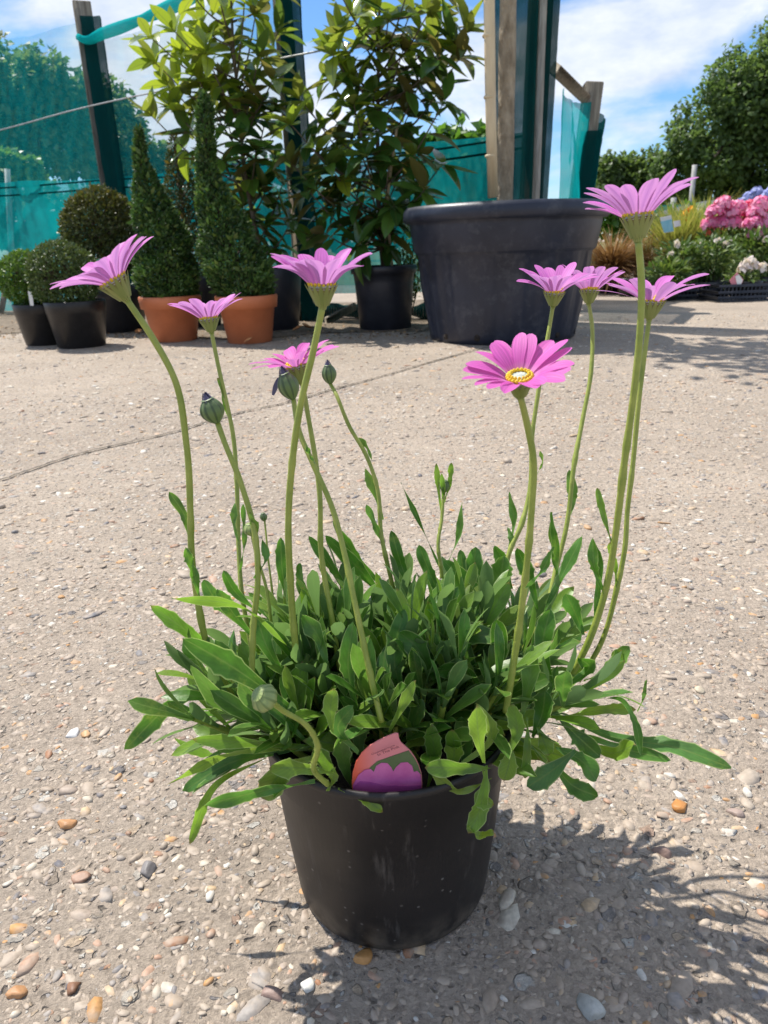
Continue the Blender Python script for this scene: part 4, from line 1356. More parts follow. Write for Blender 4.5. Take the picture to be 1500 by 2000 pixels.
def bed_pot(t, c, r, h, mat='black_plastic'):
    pot_round(t, c, [(r * .78, 0), (r * .8, .003), (r * .95, h * .8), (r, h * .81), (r, h)], .004, h - .015, M[mat], 32)


def cloud(mb, c, rad, n, size, tpl, yv=.2, up=.3, hint=(0, -.1, 1.0)):
    d = rdir(rb, n)
    pos = c + d * rb.uniform(.35, 1.0, (n, 1)) * np.array(rad)
    mb.scatter(tpl, pos, unit(d + rb.normal(0, .5, (n, 3)) + np.array([0, 0, up])), unit(np.array(hint) + rb.normal(0, .5, (n, 3))), size * rb.uniform(.6, 1.4, n), rnd=rb.random(n), yng=np.zeros(n))


def grass(label, px, Y, h, n, mat, tp_, spread=.9):
    c = P(*px, Y)
    c[2] = 0
    t = thing('grass_plant', label, 'grass', c, GB)
    bed_pot(t, c, .11, .15)
    mb = MB()
    a = rb.random(n) * 6.283
    el = rb.uniform(.05, spread, n)
    d = np.stack([np.cos(a) * np.sin(el), np.sin(a) * np.sin(el), np.cos(el)], 1)
    st = c + np.stack([np.cos(a), np.sin(a), a * 0], 1) * (rb.random(n) * .07)[:, None] + np.array([0, 0, .14])
    nn = np.stack([-np.cos(a), -np.sin(a), a * 0 + .4], 1) + rb.normal(0, .2, (n, 3))
    s = h * rb.uniform(.6, 1.15, n)
    mb.scatter(tp_, st, d, nn, np.stack([s * 1.0, s, s], 1), rnd=rb.random(n))
    mb.build('blades', mat, t)
    return t


grass('mound of brown sedge spilling over its pot, just right of the planter', (1193, 540), 6.5, .46, 1500, M['sedge'], blade, 1.3)
grass('olive brown sedge right of the brown one', (1262, 535), 6.7, .44, 1100, M['sedge_olive'], blade, 1.1)
grass('wispy yellow green grass under the white and blue plant label', (1318, 525), 6.9, .60, 1000, M['wispy'], blade2, .6)
grass('taller wispy yellow green grass below the orange flower', (1362, 520), 7.0, .66, 1000, M['wispy'], blade2, .6)


def leafy(label, px, Y, crad, cpx, n, size, mat, tpl, potr=.10, poth=.13, fl=None, name='bedding_plant', cat='plant', floor=True):
    c = P(*px, Y)
    c[2] = 0
    t = thing(name, label, cat, c, GB)
    bed_pot(t, c, potr, poth)
    mb, mw = MB(), MB()
    cc = P(*cpx, Y)
    cloud(mb, cc, crad, n, size, tpl)
    for q in range(16):
        e = cc + rdir(rb, 1)[0] * np.array(crad) * .8
        mw.tube(curve([c + np.array([rb.normal(0, .02), rb.normal(0, .02), poth - .02]), (c + e) / 2 + rb.normal(0, .015, 3), e], 8), .003, 4, cap=False)
    for pts, m, r, k, sz in (fl or []):
        for x, y in pts:
            mf = MB()
            e = P(x, y, Y - crad[1] * .6 * rb.uniform(.4, 1))
            d = rdir(rb, k)
            d[:, 2] = np.abs(d[:, 2]) * .9 + d[:, 2] * .1
            pos = e + d * (r * rb.uniform(.55, 1.0, (k, 1))) * np.array([1, 1, 1.0])
            u = unit(rb.normal(size=(k, 3)) + np.cross(d, rdir(rb, k)))
            mf.scatter(floret, pos, unit(np.cross(d, u)), d, sz * rb.uniform(.7, 1.3, k), rnd=rb.random(k))
            mf.build('flower_head', m, t)
            mw.tube(curve([c + np.array([0, 0, poth - .02]), (c + e) / 2 + rb.normal(0, .01, 3), e], 8), .003, 4, cap=False)
    mb.build('foliage', mat, t)
    mw.build('stem', M['bed_leaf'], t)
    return t


leafy('bright green leafy plant behind the brown sedge', (1196, 530), 7.6, (.24, .2, .16), (1198, 428), 520, .085, M['bed_bright'], oval)
leafy('fine leaved olive green plant behind the wispy grass', (1290, 520), 7.4, (.2, .2, .16), (1250, 440), 420, .07, M['bed_leaf'], lance)
leafy('yellow green leafy plant behind the wispy grasses, below the far net', (1335, 520), 7.9, (.34, .2, .17), (1335, 432), 620, .07, M['bed_bright'], lance)
leafy('mid green leafy plant behind the phlox, left of the agapanthus', (1420, 520), 8.0, (.34, .2, .17), (1410, 432), 620, .07, M['bed_leaf'], lance)
w1 = [((1310, 497), (1368, 482), (1322, 478)), M['white'], .018, 14, .03]
leafy('green bushy plant with one white bloom, right of the tall flower stem', (1338, 570), 5.7, (.22, .16, .15), (1335, 512), 620, .06, M['bed_leaf'], lance, fl=[w1])
leafy('low dark green glossy plant at the front left of the bed', (1300, 580), 5.5, (.17, .14, .10), (1305, 540), 380, .07, M['bed_leaf'], lance)
leafy('yellow green mound with tiny pale flowers in the middle of the bed', (1395, 575), 5.6, (.20, .16, .16), (1395, 505), 700, .05, M['bed_leaf'], lance, fl=[[((1402, 470), (1418, 478), (1425, 474)), M['white'], .014, 10, .026]])
leafy('green plant below the pink phlox with coral flowers', (1400, 545), 6.5, (.20, .16, .15), (1405, 480), 480, .06, M['bed_bright'], lance, fl=[[((1386, 452), (1398, 458), (1410, 452)), M['coral'], .045, 50, .04]])
leafy('dark green leafy plant at the right edge of the bed', (1490, 570), 5.8, (.20, .16, .18), (1480, 495), 620, .065, M['bed_leaf'], lance, fl=[[((1478, 462), (1495, 468)), M['white'], .016, 10, .026]])
leafy('small plant with pale pink flower cluster in the front black pot', (1452, 582), 5.3, (.12, .10, .06), (1452, 545), 200, .05, M['bed_leaf'], lance, .11, .13,
      fl=[[((1455, 516), (1468, 510), (1476, 520), (1448, 528), (1490, 523), (1462, 524)), M['white'], .026, 20, .032]])
P1 = [((1396, 418), (1412, 402), (1428, 420), (1408, 438), (1430, 438), (1388, 440), (1440, 408)), M['phlox'], .075, 190, .033]
leafy('tall phlox with rounded pale pink flower heads', (1415, 545), 6.2, (.22, .16, .16), (1415, 480), 480, .07, M['bed_leaf'], lance, fl=[P1], name='phlox', cat='flower')
P2 = [((1448, 420), (1456, 440), (1496, 412), (1462, 408)), M['red_phlox'], .070, 170, .033]
leafy('phlox with deep red flower heads among the pink ones', (1462, 545), 6.4, (.2, .16, .16), (1460, 480), 420, .07, M['bed_leaf'], lance, fl=[P2], name='phlox', cat='flower')
P3 = [((1476, 418), (1470, 440), (1490, 446), (1478, 460), (1500, 435), (1512, 450), (1484, 402)), M['phlox'], .075, 190, .033]
leafy('phlox with pink flower heads at the right edge of the photo', (1495, 548), 6.0, (.2, .16, .16), (1498, 490), 420, .07, M['bed_leaf'], lance, fl=[P3], name='phlox', cat='flower')
P4 = [((1462, 388), (1478, 378), (1494, 384), (1450, 398), (1508, 376)), M['blue'], .06, 110, .035]
leafy('agapanthus with pale blue flower heads behind the phlox', (1478, 530), 7.5, (.2, .16, .18), (1478, 450), 380, .09, M['bed_leaf'], lance, fl=[P4], name='agapanthus', cat='flower')
P5 = [((1341, 418), (1350, 412), (1338, 426)), M['orange'], .028, 20, .04]
leafy('plant with a single orange bloom standing above the wispy grass', (1350, 520), 7.1, (.16, .14, .16), (1350, 470), 300, .06, M['wispy'], lance, fl=[P5])

# the printed labels in the bed
o = slab('plant_label', [P(x, y, 6.25) for x, y in ((1289, 425), (1311, 420), (1316, 452), (1297, 455))], (0, .003, 0), M['white_card'])
tag(o, 'white and blue plant label standing tall in the wispy grass', 'label')
slab('print', [P(x, y, 6.247) for x, y in ((1290, 433), (1312, 428), (1316, 451), (1297, 454))], (0, .001, 0), M['cyan_card'], None).parent = o
o = slab('plant_label', [P(x, y, 6.3) for x, y in ((1315, 432), (1328, 430), (1330, 441), (1317, 444))], (0, .003, 0), M['white_card'])
tag(o, 'small white label just right of the white and blue one', 'label')
o = slab('plant_label', [P(x, y, 5.15) for x, y in ((1425, 548), (1440, 532), (1452, 546), (1446, 560), (1430, 560))], (0, .003, 0), M['pink_card'])
tag(o, 'pink and white plant label in the front black pot of the bed', 'label')
slab('print', [P(x, y, 5.147) for x, y in ((1436, 540), (1443, 536), (1451, 547), (1446, 558), (1440, 557))], (0, .001, 0), M['white_card'], None).parent = o


def tray(label, c, w, d, h, rot=0.0):
    t = thing('plant_tray', label, 'tray', c, 'black plastic trays')
    mb = MB()
    ca, sa = math.cos(rot), math.sin(rot)
    Rm = np.array([[ca, -sa, 0], [sa, ca, 0], [0, 0, 1]])
    c = np.asarray(c, float)
    mb.box(c + [0, 0, .006], (w, d, .008), Rm, .001)
    for z in (.03, h * .55, h - .012):
        for sx, sy, L, ax in ((0, -1, w, 0), (0, 1, w, 0), (-1, 0, d, 1), (1, 0, d, 1)):
            s = (L, .006, .018) if ax == 0 else (.006, L - .014, .018)
            mb.box(c + Rm @ np.array([sx * (w / 2 - .003), sy * (d / 2 - .003), z]), s, Rm, .001)
    for k in range(15):
        for sy in (-1, 1):
            mb.box(c + Rm @ np.array([-w / 2 + .02 + k * (w - .04) / 14, sy * (d / 2 - .0065), h / 2]), (.010, .007, h - .02), Rm, .001)
    mb.build('tray_body', M['navy_plastic'], t)


for (x, y, Y, w, d, lab) in ((1345, 575, 5.62, .42, .32, 'low black plastic tray under the front plants of the bed'), (1438, 584, 5.28, .42, .28, 'black plastic tray holding the small pale pink plant'), (1518, 574, 5.85, .42, .32, 'black plastic tray cut by the right edge of the photo')):
    g = P(x, y, Y)
    g[2] = 0
    tray(lab, g, w, d, .12, .05)
for x, Y, lab in ((1228, 6.0, 'empty dark pot under the brown sedge'), (1262, 6.0, 'empty black pot under the olive sedge, grey rim')):
    g = P(x, 560, Y)
    g[2] = 0
    t = thing('empty_pot', lab, 'pot', g, GB)
    bed_pot(t, g, .085, .14)
mb = MB()
g0, g1 = P(1180, 600, 6.9), P(1300, 600, 6.75)
mb.bar((g0[0], 6.3, .04), (g1[0] + .2, 6.25, .04), .1, .08, (0, 0, 1), .004)
tag(mb.build('edging_board', M['wood']), 'dark timber edging along the ground in front of the sedges', 'timber')

# ------------------------------------------------------------------ the potted daisy in front
PC = np.array([-.0025, .4145, 0.0])
plant = thing('potted_daisy', 'tall African daisy with lilac pink flowers in a black pot on the concrete', 'potted plant', PC)
rp = np.random.default_rng(21)
foot = [(.062, .0035), (.0675, .0012), (.0695, .003), (.0705, .009), (.0757, .060), (.0806, .1160), (.0829, .1172), (.0846, .1395), (.0858, .1405), (.0862, .1440), (.0850, .1457)]
pot_round(plant, PC, foot, .0016, .1335, M['front_pot'], 128)

PROF = lambda q: np.where(q < .68, .16 + .84 * np.clip(q / .68, 0, 1) ** 1.25, np.sqrt(np.clip(1 - ((q - .68) / .32) ** 2, 0, 1)))


def wleaf(t, wmax, r_, teeth=True):
    w = PROF(t) * wmax
    if teeth:
        for _ in range(r_.integers(1, 4)):
            c = r_.uniform(.45, .85)
            w = w + wmax * .24 * np.exp(-((t - c) / .022) ** 2)
    return np.maximum(w, .0002)


leaves = MB()
T26 = np.linspace(0, 1, 24)


def hand_leaf(px, Ys, wpx, roll=0.0, yng=0.0, rnd=None, fold=.25, mbx=None):
    """leaf through pixel points base -> tip at depths Ys; a real bent blade in space"""
    mbx = mbx or leaves
    pts = np.array([P(x, y, Y) for (x, y), Y in zip(px, np.linspace(Ys[0], Ys[1], len(px)))])
    c = curve(pts, 24)
    T = unit(np.gradient(c, axis=0))
    view = unit(c - _C)
    S = unit(np.cross(T, -view))
    N = np.cross(S, T)
    S = S * math.cos(roll) + N * math.sin(roll)
    w = wleaf(T26, wpx * .41 * zdepth(c[14]) / F_PX, rp)
    tw = rp.normal(0, .25)
    S = unit(S + N * (T26[:, None] * tw))
    mbx.ribbon(c, S, w, 4, fold=fold * rp.uniform(.4, 1.2), wav=.0011 * np.sin(T26 * rp.uniform(9, 16) + rp.uniform(0, 6)), rnd=rp.random() if rnd is None else rnd, yng=yng)


HL = [([(455, 1325), (345, 1370), (243, 1464)], (.42, .40), 42, .5, 0, .1), ([(500, 1385), (420, 1392), (338, 1400)], (.43, .44), 26, .6, 0, .3), ([(440, 1285), (375, 1240), (295, 1182)], (.40, .38), 33, -.3, 0, .7),
      ([(560, 1260), (470, 1185), (335, 1168)], (.38, .35), 26, .9, .2, .8), ([(590, 1400), (450, 1300), (357, 1246)], (.36, .35), 58, .2, 0, .1), ([(560, 1440), (440, 1380), (372, 1298)], (.37, .36), 40, .5, .1, .6),
      ([(600, 1450), (490, 1340), (420, 1250)], (.36, .37), 46, .1, 0, .3), ([(620, 1460), (480, 1450), (375, 1443)], (.36, .34), 34, .6, .1, .8), ([(590, 1462), (440, 1475), (325, 1533)], (.36, .34), 26, .7, .25, 1),
      ([(570, 1465), (450, 1490), (358, 1545)], (.37, .36), 42, -.3, 0, .4), ([(520, 1480), (425, 1530), (370, 1648)], (.37, .36), 24, .2, 0, .9), ([(615, 1525), (510, 1545), (400, 1572)], (.335, .325), 40, .7, 0, .35),
      ([(610, 1480), (560, 1500), (512, 1560)], (.345, .335), 62, .3, .5, 1), ([(650, 1510), (590, 1500), (525, 1500)], (.335, .33), 44, .3, .3, .9), ([(660, 1540), (715, 1562), (748, 1586)], (.335, .328), 28, .1, .35, .9),
      ([(640, 1545), (650, 1525), (655, 1500)], (.335, .335), 22, .5, .3, .9), ([(470, 1480), (400, 1470), (340, 1440)], (.39, .38), 30, .6, .1, .7),
      # curl over the rim
      ([(950, 1495), (945, 1545), (930, 1600), (915, 1628)], (.335, .325), 40, .2, .1, .8), ([(915, 1615), (935, 1632), (965, 1625)], (.325, .327), 26, .9, .4, 1), ([(945, 1505), (950, 1535), (940, 1562), (965, 1572)], (.337, .330), 34, .3, .3, .9),
      ([(960, 1500), (905, 1500), (830, 1498)], (.335, .325), 44, .6, .1, .75), ([(960, 1520), (900, 1545), (840, 1505)], (.34, .335), 26, .6, .5, 1),
      ([(890, 1500), (960, 1440), (930, 1375)], (.345, .34), 30, -.3, .4, .9), ([(850, 1500), (812, 1478), (798, 1458), (828, 1446), (864, 1424)], (.365, .36), 34, .7, .35, .9),
      ([(945, 1490), (935, 1440), (930, 1380)], (.33, .325), 44, 0, .25, .9), ([(985, 1445), (995, 1475), (985, 1525)], (.345, .34), 44, .1, .25, .9), ([(990, 1480), (1010, 1430), (1000, 1375)], (.34, .345), 40, .2, .25, .7),
      # right-hand side
      ([(1100, 1400), (1200, 1440), (1320, 1460), (1428, 1500)], (.42, .37), 42, .5, 0, .45), ([(1085, 1405), (1170, 1388), (1242, 1386)], (.41, .40), 30, .6, .2, .9), ([(1120, 1430), (1210, 1460), (1310, 1485)], (.42, .40), 36, .8, 0, .2),
      ([(1165, 1365), (1215, 1368), (1240, 1410), (1252, 1475)], (.40, .37), 18, .6, 0, .2), ([(1245, 1390), (1256, 1365), (1262, 1328)], (.41, .41), 9, .2, .2, .5), ([(1135, 1440), (1190, 1470), (1240, 1455)], (.40, .37), 44, .6, .1, .9),
      ([(1125, 1465), (1085, 1500), (1030, 1537)], (.365, .345), 52, .2, 0, .5), ([(1080, 1490), (1120, 1535), (1168, 1556)], (.38, .37), 42, .2, 0, .1), ([(1085, 1460), (1140, 1490), (1165, 1525)], (.38, .37), 52, .4, 0, .3),
      ([(1090, 1400), (1130, 1440), (1172, 1478)], (.39, .38), 46, .1, 0, .05), ([(1050, 1420), (1065, 1455), (1072, 1475)], (.365, .355), 40, .2, .3, .8), ([(1030, 1400), (1030, 1450), (1025, 1520)], (.36, .345), 24, .3, .2, .8),
      ([(1120, 1350), (1180, 1320), (1228, 1262)], (.40, .40), 40, .5, .1, .6), ([(1140, 1330), (1195, 1310), (1215, 1270)], (.41, .40), 44, .7, .2, .9), ([(1110, 1340), (1150, 1300), (1130, 1285)], (.38, .38), 36, .4, 0, .2), ([(1100, 1380), (1100, 1340), (1105, 1310)], (.37, .36), 44, .1, .1, .4),
      # upright blades on the skyline of the clump
      ([(960, 1240), (920, 1150), (866, 1094)], (.44, .46), 42, .1, 0, .3), ([(910, 1180), (905, 1120), (899, 1074)], (.48, .49), 28, .2, 0, .5), ([(925, 1190), (925, 1120), (929, 1068)], (.47, .48), 40, .1, 0, .4), ([(985, 1210), (978, 1140), (984, 1085)], (.45, .46), 46, .1, .1, .3),
      ([(1000, 1150), (985, 1100), (966, 1065)], (.47, .48), 34, .4, 0, .2), ([(870, 1190), (840, 1120), (818, 1064)], (.47, .49), 34, .3, 0, .4), ([(820, 1180), (790, 1120), (764, 1036)], (.46, .48), 28, .3, 0, .1), ([(770, 1190), (700, 1110), (636, 1046)], (.46, .47), 40, .5, 0, .3),
      ([(760, 1160), (690, 1080), (650, 1018)], (.47, .48), 26, .4, 0, .2), ([(1060, 1200), (1100, 1120), (1138, 1046)], (.43, .44), 30, .5, 0, .3), ([(1160, 1210), (1170, 1120), (1158, 1050)], (.43, .44), 28, .3, 0, .1), ([(1085, 1180), (1088, 1090), (1076, 1000)], (.46, .46), 18, .5, 0, .3),
      ([(690, 1180), (650, 1110), (602, 1045)], (.45, .46), 28, .3, 0, .2), ([(570, 1200), (552, 1120), (548, 1050)], (.44, .45), 28, .2, 0, .1), ([(510, 1200), (455, 1150), (436, 1115)], (.43, .43), 26, .4, 0, .3), ([(640, 1210), (592, 1150), (585, 1100)], (.44, .45), 30, .5, 0, .2),
      ([(470, 1220), (420, 1170), (398, 1132)], (.42, .42), 40, .2, 0, .4), ([(500, 1250), (450, 1190), (425, 1150)], (.41, .41), 36, .2, 0, .3), ([(860, 1110), (815, 1010), (783, 942)], (.50, .52), 12, .6, 0, .0), ([(870, 1110), (895, 1050), (903, 982)], (.50, .51), 16, .7, 0, .6),
      ([(1050, 1190), (1035, 1130), (1010, 1070)], (.44, .45), 36, .3, 0, .2), ([(1140, 1240), (1120, 1190), (1105, 1160)], (.42, .42), 40, .2, 0, .4),
      # big blades inside the clump
      ([(800, 1400), (770, 1280), (790, 1190)], (.38, .40), 46, .1, 0, .4), ([(850, 1330), (810, 1260), (780, 1235)], (.38, .39), 54, .2, 0, .3), ([(860, 1290), (920, 1240), (980, 1250)], (.41, .40), 50, .6, .1, .5), ([(920, 1250), (900, 1200), (880, 1185)], (.42, .42), 60, .2, .2, .4),
      ([(980, 1330), (975, 1260), (970, 1210)], (.40, .40), 44, .2, 0, .2), ([(950, 1350), (900, 1310), (850, 1310)], (.38, .37), 44, .5, 0, .3), ([(700, 1400), (680, 1300), (690, 1215)], (.37, .38), 42, .2, 0, .3), ([(650, 1430), (645, 1400), (650, 1345)], (.33, .325), 38, .1, .3, .8),
      ([(760, 1430), (780, 1390), (812, 1330)], (.35, .34), 26, .3, .3, .8), ([(640, 1300), (620, 1240), (590, 1200)], (.38, .39), 44, .3, .1, .4), ([(560, 1330), (520, 1260), (500, 1200)], (.38, .39), 40, .1, 0, .2), ([(1020, 1400), (1035, 1320), (1040, 1260)], (.36, .37), 46, .1, .2, .6),
      ([(1080, 1340), (1060, 1260), (1075, 1190)], (.39, .40), 46, .1, 0, .2), ([(700, 1470), (660, 1420), (690, 1380)], (.34, .335), 40, .4, .0, .4), ([(1040, 1440), (1060, 1390), (1065, 1350)], (.365, .37), 52, .2, 0, .05)]
HL += [([(688, 1540), (672, 1490), (664, 1436)], (.352, .348), 40, .3, .1, .6), ([(712, 1500), (702, 1440), (722, 1385)], (.362, .368), 40, .2, .1, .5), ([(762, 1470), (752, 1410), (735, 1350)], (.366, .372), 42, .1, 0, .4),
       ([(835, 1540), (848, 1480), (842, 1415)], (.352, .352), 40, .3, .1, .7), ([(800, 1480), (806, 1420), (824, 1365)], (.366, .37), 40, .3, .1, .3), ([(862, 1530), (886, 1480), (884, 1425)], (.352, .348), 42, .2, .15, .8),
       ([(730, 1480), (770, 1430), (790, 1400)], (.37, .37), 36, .6, .2, .9), ([(655, 1530), (635, 1490), (612, 1462)], (.35, .345), 40, .5, .15, .7), ([(905, 1520), (910, 1460), (900, 1400)], (.36, .36), 44, .1, .1, .4),
       ([(835, 1480), (868, 1430), (850, 1370)], (.37, .375), 36, .4, 0, .5), ([(690, 1490), (668, 1430), (640, 1390)], (.366, .366), 40, .3, .05, .4)]
for px, Ys, w, rl, yg, rn in HL:
    hand_leaf(px, Ys, w, rl, yg, rn)

# shoots that fill the clump: short stems with spiralling blades
tplf = [leaf_tpl(9, 3, prof=PROF, bend=b, fold=f, width=w, twist=tw) for b, f, w, tw in ((.12, .35, .19, .1), (.24, .3, .175, -.4), (.03, .45, .21, .3), (.34, .25, .19, .0), (.16, .35, .225, .6))]
wood = MB()
S = [[] for _ in tplf]
for q in range(104):
    rr = .064 * math.sqrt((q + .5) / 58)
    a = q * 2.39996 + rp.normal(0, .2)
    if q >= 58:                              # extra shoots leaning out over the sides of the pot
        rr = .066
        a = (0 if q % 2 else math.pi) + rp.normal(.12, .45) * (1 if q % 2 else -1)
    b0 = PC + np.array([math.cos(a) * rr, math.sin(a) * rr, .131])
    tilt = .10 + 1.0 * (rr / .064) ** 1.8 + rp.normal(0, .1)
    if math.sin(a) < -.35 and rr > .035:
        tilt *= .62
    if q >= 78:
        rr = .055 * math.sqrt(rp.random())
        b0 = PC + np.array([math.cos(a) * rr, math.sin(a) * rr, .131])
        tilt = rp.uniform(0, .35)
    if 58 <= q < 78 and q % 4 == 0:
        continue
    if abs(b0[0] + .0) < .032 and b0[1] < .372:
        continue
    ax = np.array([math.cos(a) * math.sin(tilt), math.sin(a) * math.sin(tilt), math.cos(tilt)])
    L = rp.uniform(.022, .058) if q < 58 else rp.uniform(.045, .075)
    if 58 <= q < 78:
        tilt = rp.uniform(.65, 1.1)
        ax = np.array([math.cos(a) * math.sin(tilt), math.sin(a) * math.sin(tilt), math.cos(tilt)])
    e = b0 + ax * L + np.array([0, 0, .006])
    st = curve([b0, (b0 + e) / 2 - np.array([0, 0, .003]), e], 8)
    wood.tube(st, np.linspace(.0026, .0018, 8), 6, cap=False)
    nl = rp.integers(11, 15)
    u = unit(np.cross(ax, [.2, .3, 1.0]))
    w = np.cross(ax, u)
    for k in range(nl):
        f = (k + .5) / nl
        az = a + k * 2.39996
        rd = u * math.cos(az) + w * math.sin(az)
        op = .88 - .70 * f + rp.normal(0, .12)
        d = unit(ax * math.cos(op) + rd * math.sin(op) + np.array([0, 0, .12]))
        if d[2] < -.15:
            d[2] = -.15
        ll = rp.uniform(.044, .066) * (1.05 - .32 * f)
        bad = False
        for fr in (.3, .65, 1.0):
            q_ = st[min(int(f * 8), 7)] + unit(d) * ll * fr - _C
            zz_ = q_ @ _f
            X_, Y_ = 750 + F_PX * (q_ @ _R) / zz_, 1000 - F_PX * (q_ @ _U) / zz_
            if 668 < X_ < 842 and 1415 < Y_ < 1600 and zz_ < .430 or (Y_ > 1535 and 545 < X_ < 1000):
                bad = True
        if bad:
            continue
        n_ = ax * .8 - rd * .3 + rp.normal(0, .25, 3) + np.array([0, 0, .25])
        S[rp.integers(0, len(tplf))].append((st[min(int(f * 8), 7)], unit(d), n_, ll, rp.random() ** 1.1, max(0, rp.normal(-.08, .22)) + .15 * (f > .85)))
for k, Lf in enumerate(S):
    p_, d_, n_, s_, c_, y_ = (np.array(v) for v in zip(*Lf))
    leaves.scatter(tplf[k], p_, d_, n_, s_, rnd=c_, yng=np.clip(y_, 0, .6))


fuzz = leaf_tpl(1, 1, prof=lambda q: 1 - q * .8, bend=.1, fold=0, width=.13)
# flower and bud stems
def stem_obj(px, Ys, rad):
    pts = np.array([P(x, y, Y) for (x, y), Y in zip(px, np.linspace(Ys[0], Ys[1], len(px)))])
    c = curve(pts[::-1], 60)
    k_ = np.linspace(0, 1, 60)
    for _ in range(4):
        fq, ph = rp.uniform(4, 14), rp.uniform(0, 6.28)
        c = c + rp.normal(0, .00028, 3)[None] * (np.sin(fq * k_ + ph) * np.sin(np.pi * k_))[:, None]
    mb = MB()
    r = rad * .60 * (1.12 - .18 * np.linspace(0, 1, 60)) * (1 + .03 * np.sin(np.linspace(0, 40, 60) + rp.uniform(0, 6)) + sum(.22 * np.exp(-((np.linspace(0, 1, 60) - q) / .013) ** 2) for q in rp.uniform(.1, .6, 3)))
    mb.tube(c, r, 12)
    k = 420                                    # short fuzz
    j = rp.integers(1, 59, k)
    T_ = unit(np.gradient(c, axis=0))[j]
    rd_ = unit(np.cross(T_, rp.normal(size=(k, 3))))
    mb.scatter(fuzz, c[j] + (c[np.minimum(j + 1, 59)] - c[j]) * rp.random((k, 1)) + rd_ * (r[j] * .95)[:, None], rd_, T_, rp.uniform(.0007, .0014, k))
    return c, mb


def flower(px, Ys, rad, axis, L=.0265, n=14, cup=30, seed=0, hot=False, bract=(), W=.0084, cal=1.0, near=0.0):
    r_ = np.random.default_rng(seed)
    n += 3
    c, mb = stem_obj(px, Ys, rad)
    for bl in bract:
        hand_leaf(*bl, mbx=None)
    so = mb.build('flower_stem', M['stem'], plant)
    ax = unit(axis)
    b = c[-1]
    u = unit(np.cross(ax, [.1, 1.0, .05]))
    w = np.cross(ax, u)
    hc = .0098 * cal
    rt = .0074 * cal
    mc = MB()
    mc.lathe([(rad * .57, -.002), (rad * .85, .0005), (rt * .66, .0034 * cal), (rt * .90, .0070 * cal), (rt, hc)], b, 40, axis=ax)
    ns = 15
    for k in range(ns):
        a = 6.283 * k / ns
        rd = u * math.cos(a) + w * math.sin(a)
        tt = np.linspace(0, 1, 8)
        rr = np.interp(tt, [0, .35, .7, 1], [rad * 1.0, rt * .70, rt * .97, rt * 1.2]) + .0004
        C_ = b + ax * (tt * hc * 1.16)[:, None] + rd * rr[:, None]
        tg = np.cross(ax, rd)
        mc.ribbon(C_, tg, .0013 * cal * np.sin(np.pi * np.clip(tt * .8 + .12, 0, 1)) + .0001, 2, fold=-.3, rnd=r_.random(), m=1)
    mc.build('calyx', [M['calyx'], M['sepal']], so)
    top = b + ax * hc
    mp_ = MB()
    tt = np.linspace(0, 1, 14)
    for k in range(n):
        a = 6.283 * (k + r_.normal(0, .12)) / n
        rd = u * math.cos(a) + w * math.sin(a)
        l = L * r_.uniform(.9, 1.06)
        e0 = math.radians(cup + r_.normal(0, 7) + 16)
        e1 = math.radians(cup + r_.normal(0, 7) - 22)
        el = e0 + (e1 - e0) * tt ** .8
        ds = l / 13
        x = np.concatenate([[0], np.cumsum(np.cos(el[:-1]) * ds)])
        z = np.concatenate([[0], np.cumsum(np.sin(el[:-1]) * ds)])
        tg = np.cross(ax, rd)
        sw = r_.normal(0, .06) * l
        C_ = top + rd * (rt * .80 + x)[:, None] + ax * (z + .0004 * (k % 2))[:, None] + tg * (sw * tt ** 2)[:, None]
        ww = W * .5 * r_.uniform(.82, 1.14) * np.clip((.28 + .72 * np.clip(tt / .55, 0, 1) ** .8), 0, 1) * np.sqrt(np.clip(1 - np.clip((tt - .62) / .385, 0, 1) ** 2.4, .02, 1))
        roll = r_.normal(0, .16)
        up = ax * math.cos(1.2) + rd * 0
        S_ = -tg * math.cos(roll) + ax * math.sin(roll)
        mp_.ribbon(C_, S_, ww, 6, cup=.16 + r_.normal(0, .08), rnd=r_.random())
    mp_.build('petals', M['petal_hot' if hot else 'petal'], so)
    md = MB()
    md.lathe([(rt * .98, -.001), (rt * .98, .0012), (rt * .62, .0026), (rt * .3, .0030), (.0001, .0031)], top, 24, axis=ax)
    for ring, (rq, zq, nq, sz) in enumerate(((rt * .93, .0026, 20, .0011), (rt * .72, .0036, 15, .0009))):
        for k in range(nq):
            a = 6.283 * (k + .5 * ring) / nq
            p = top + (u * math.cos(a) + w * math.sin(a)) * rq + ax * zq
            md.tube([p - ax * .0018, p, p + ax * .0009], [sz * .7, sz, sz * .3], 6, m=1)
    md.build('flower_disc', [M['disc'], M['pollen']], so)
    return so


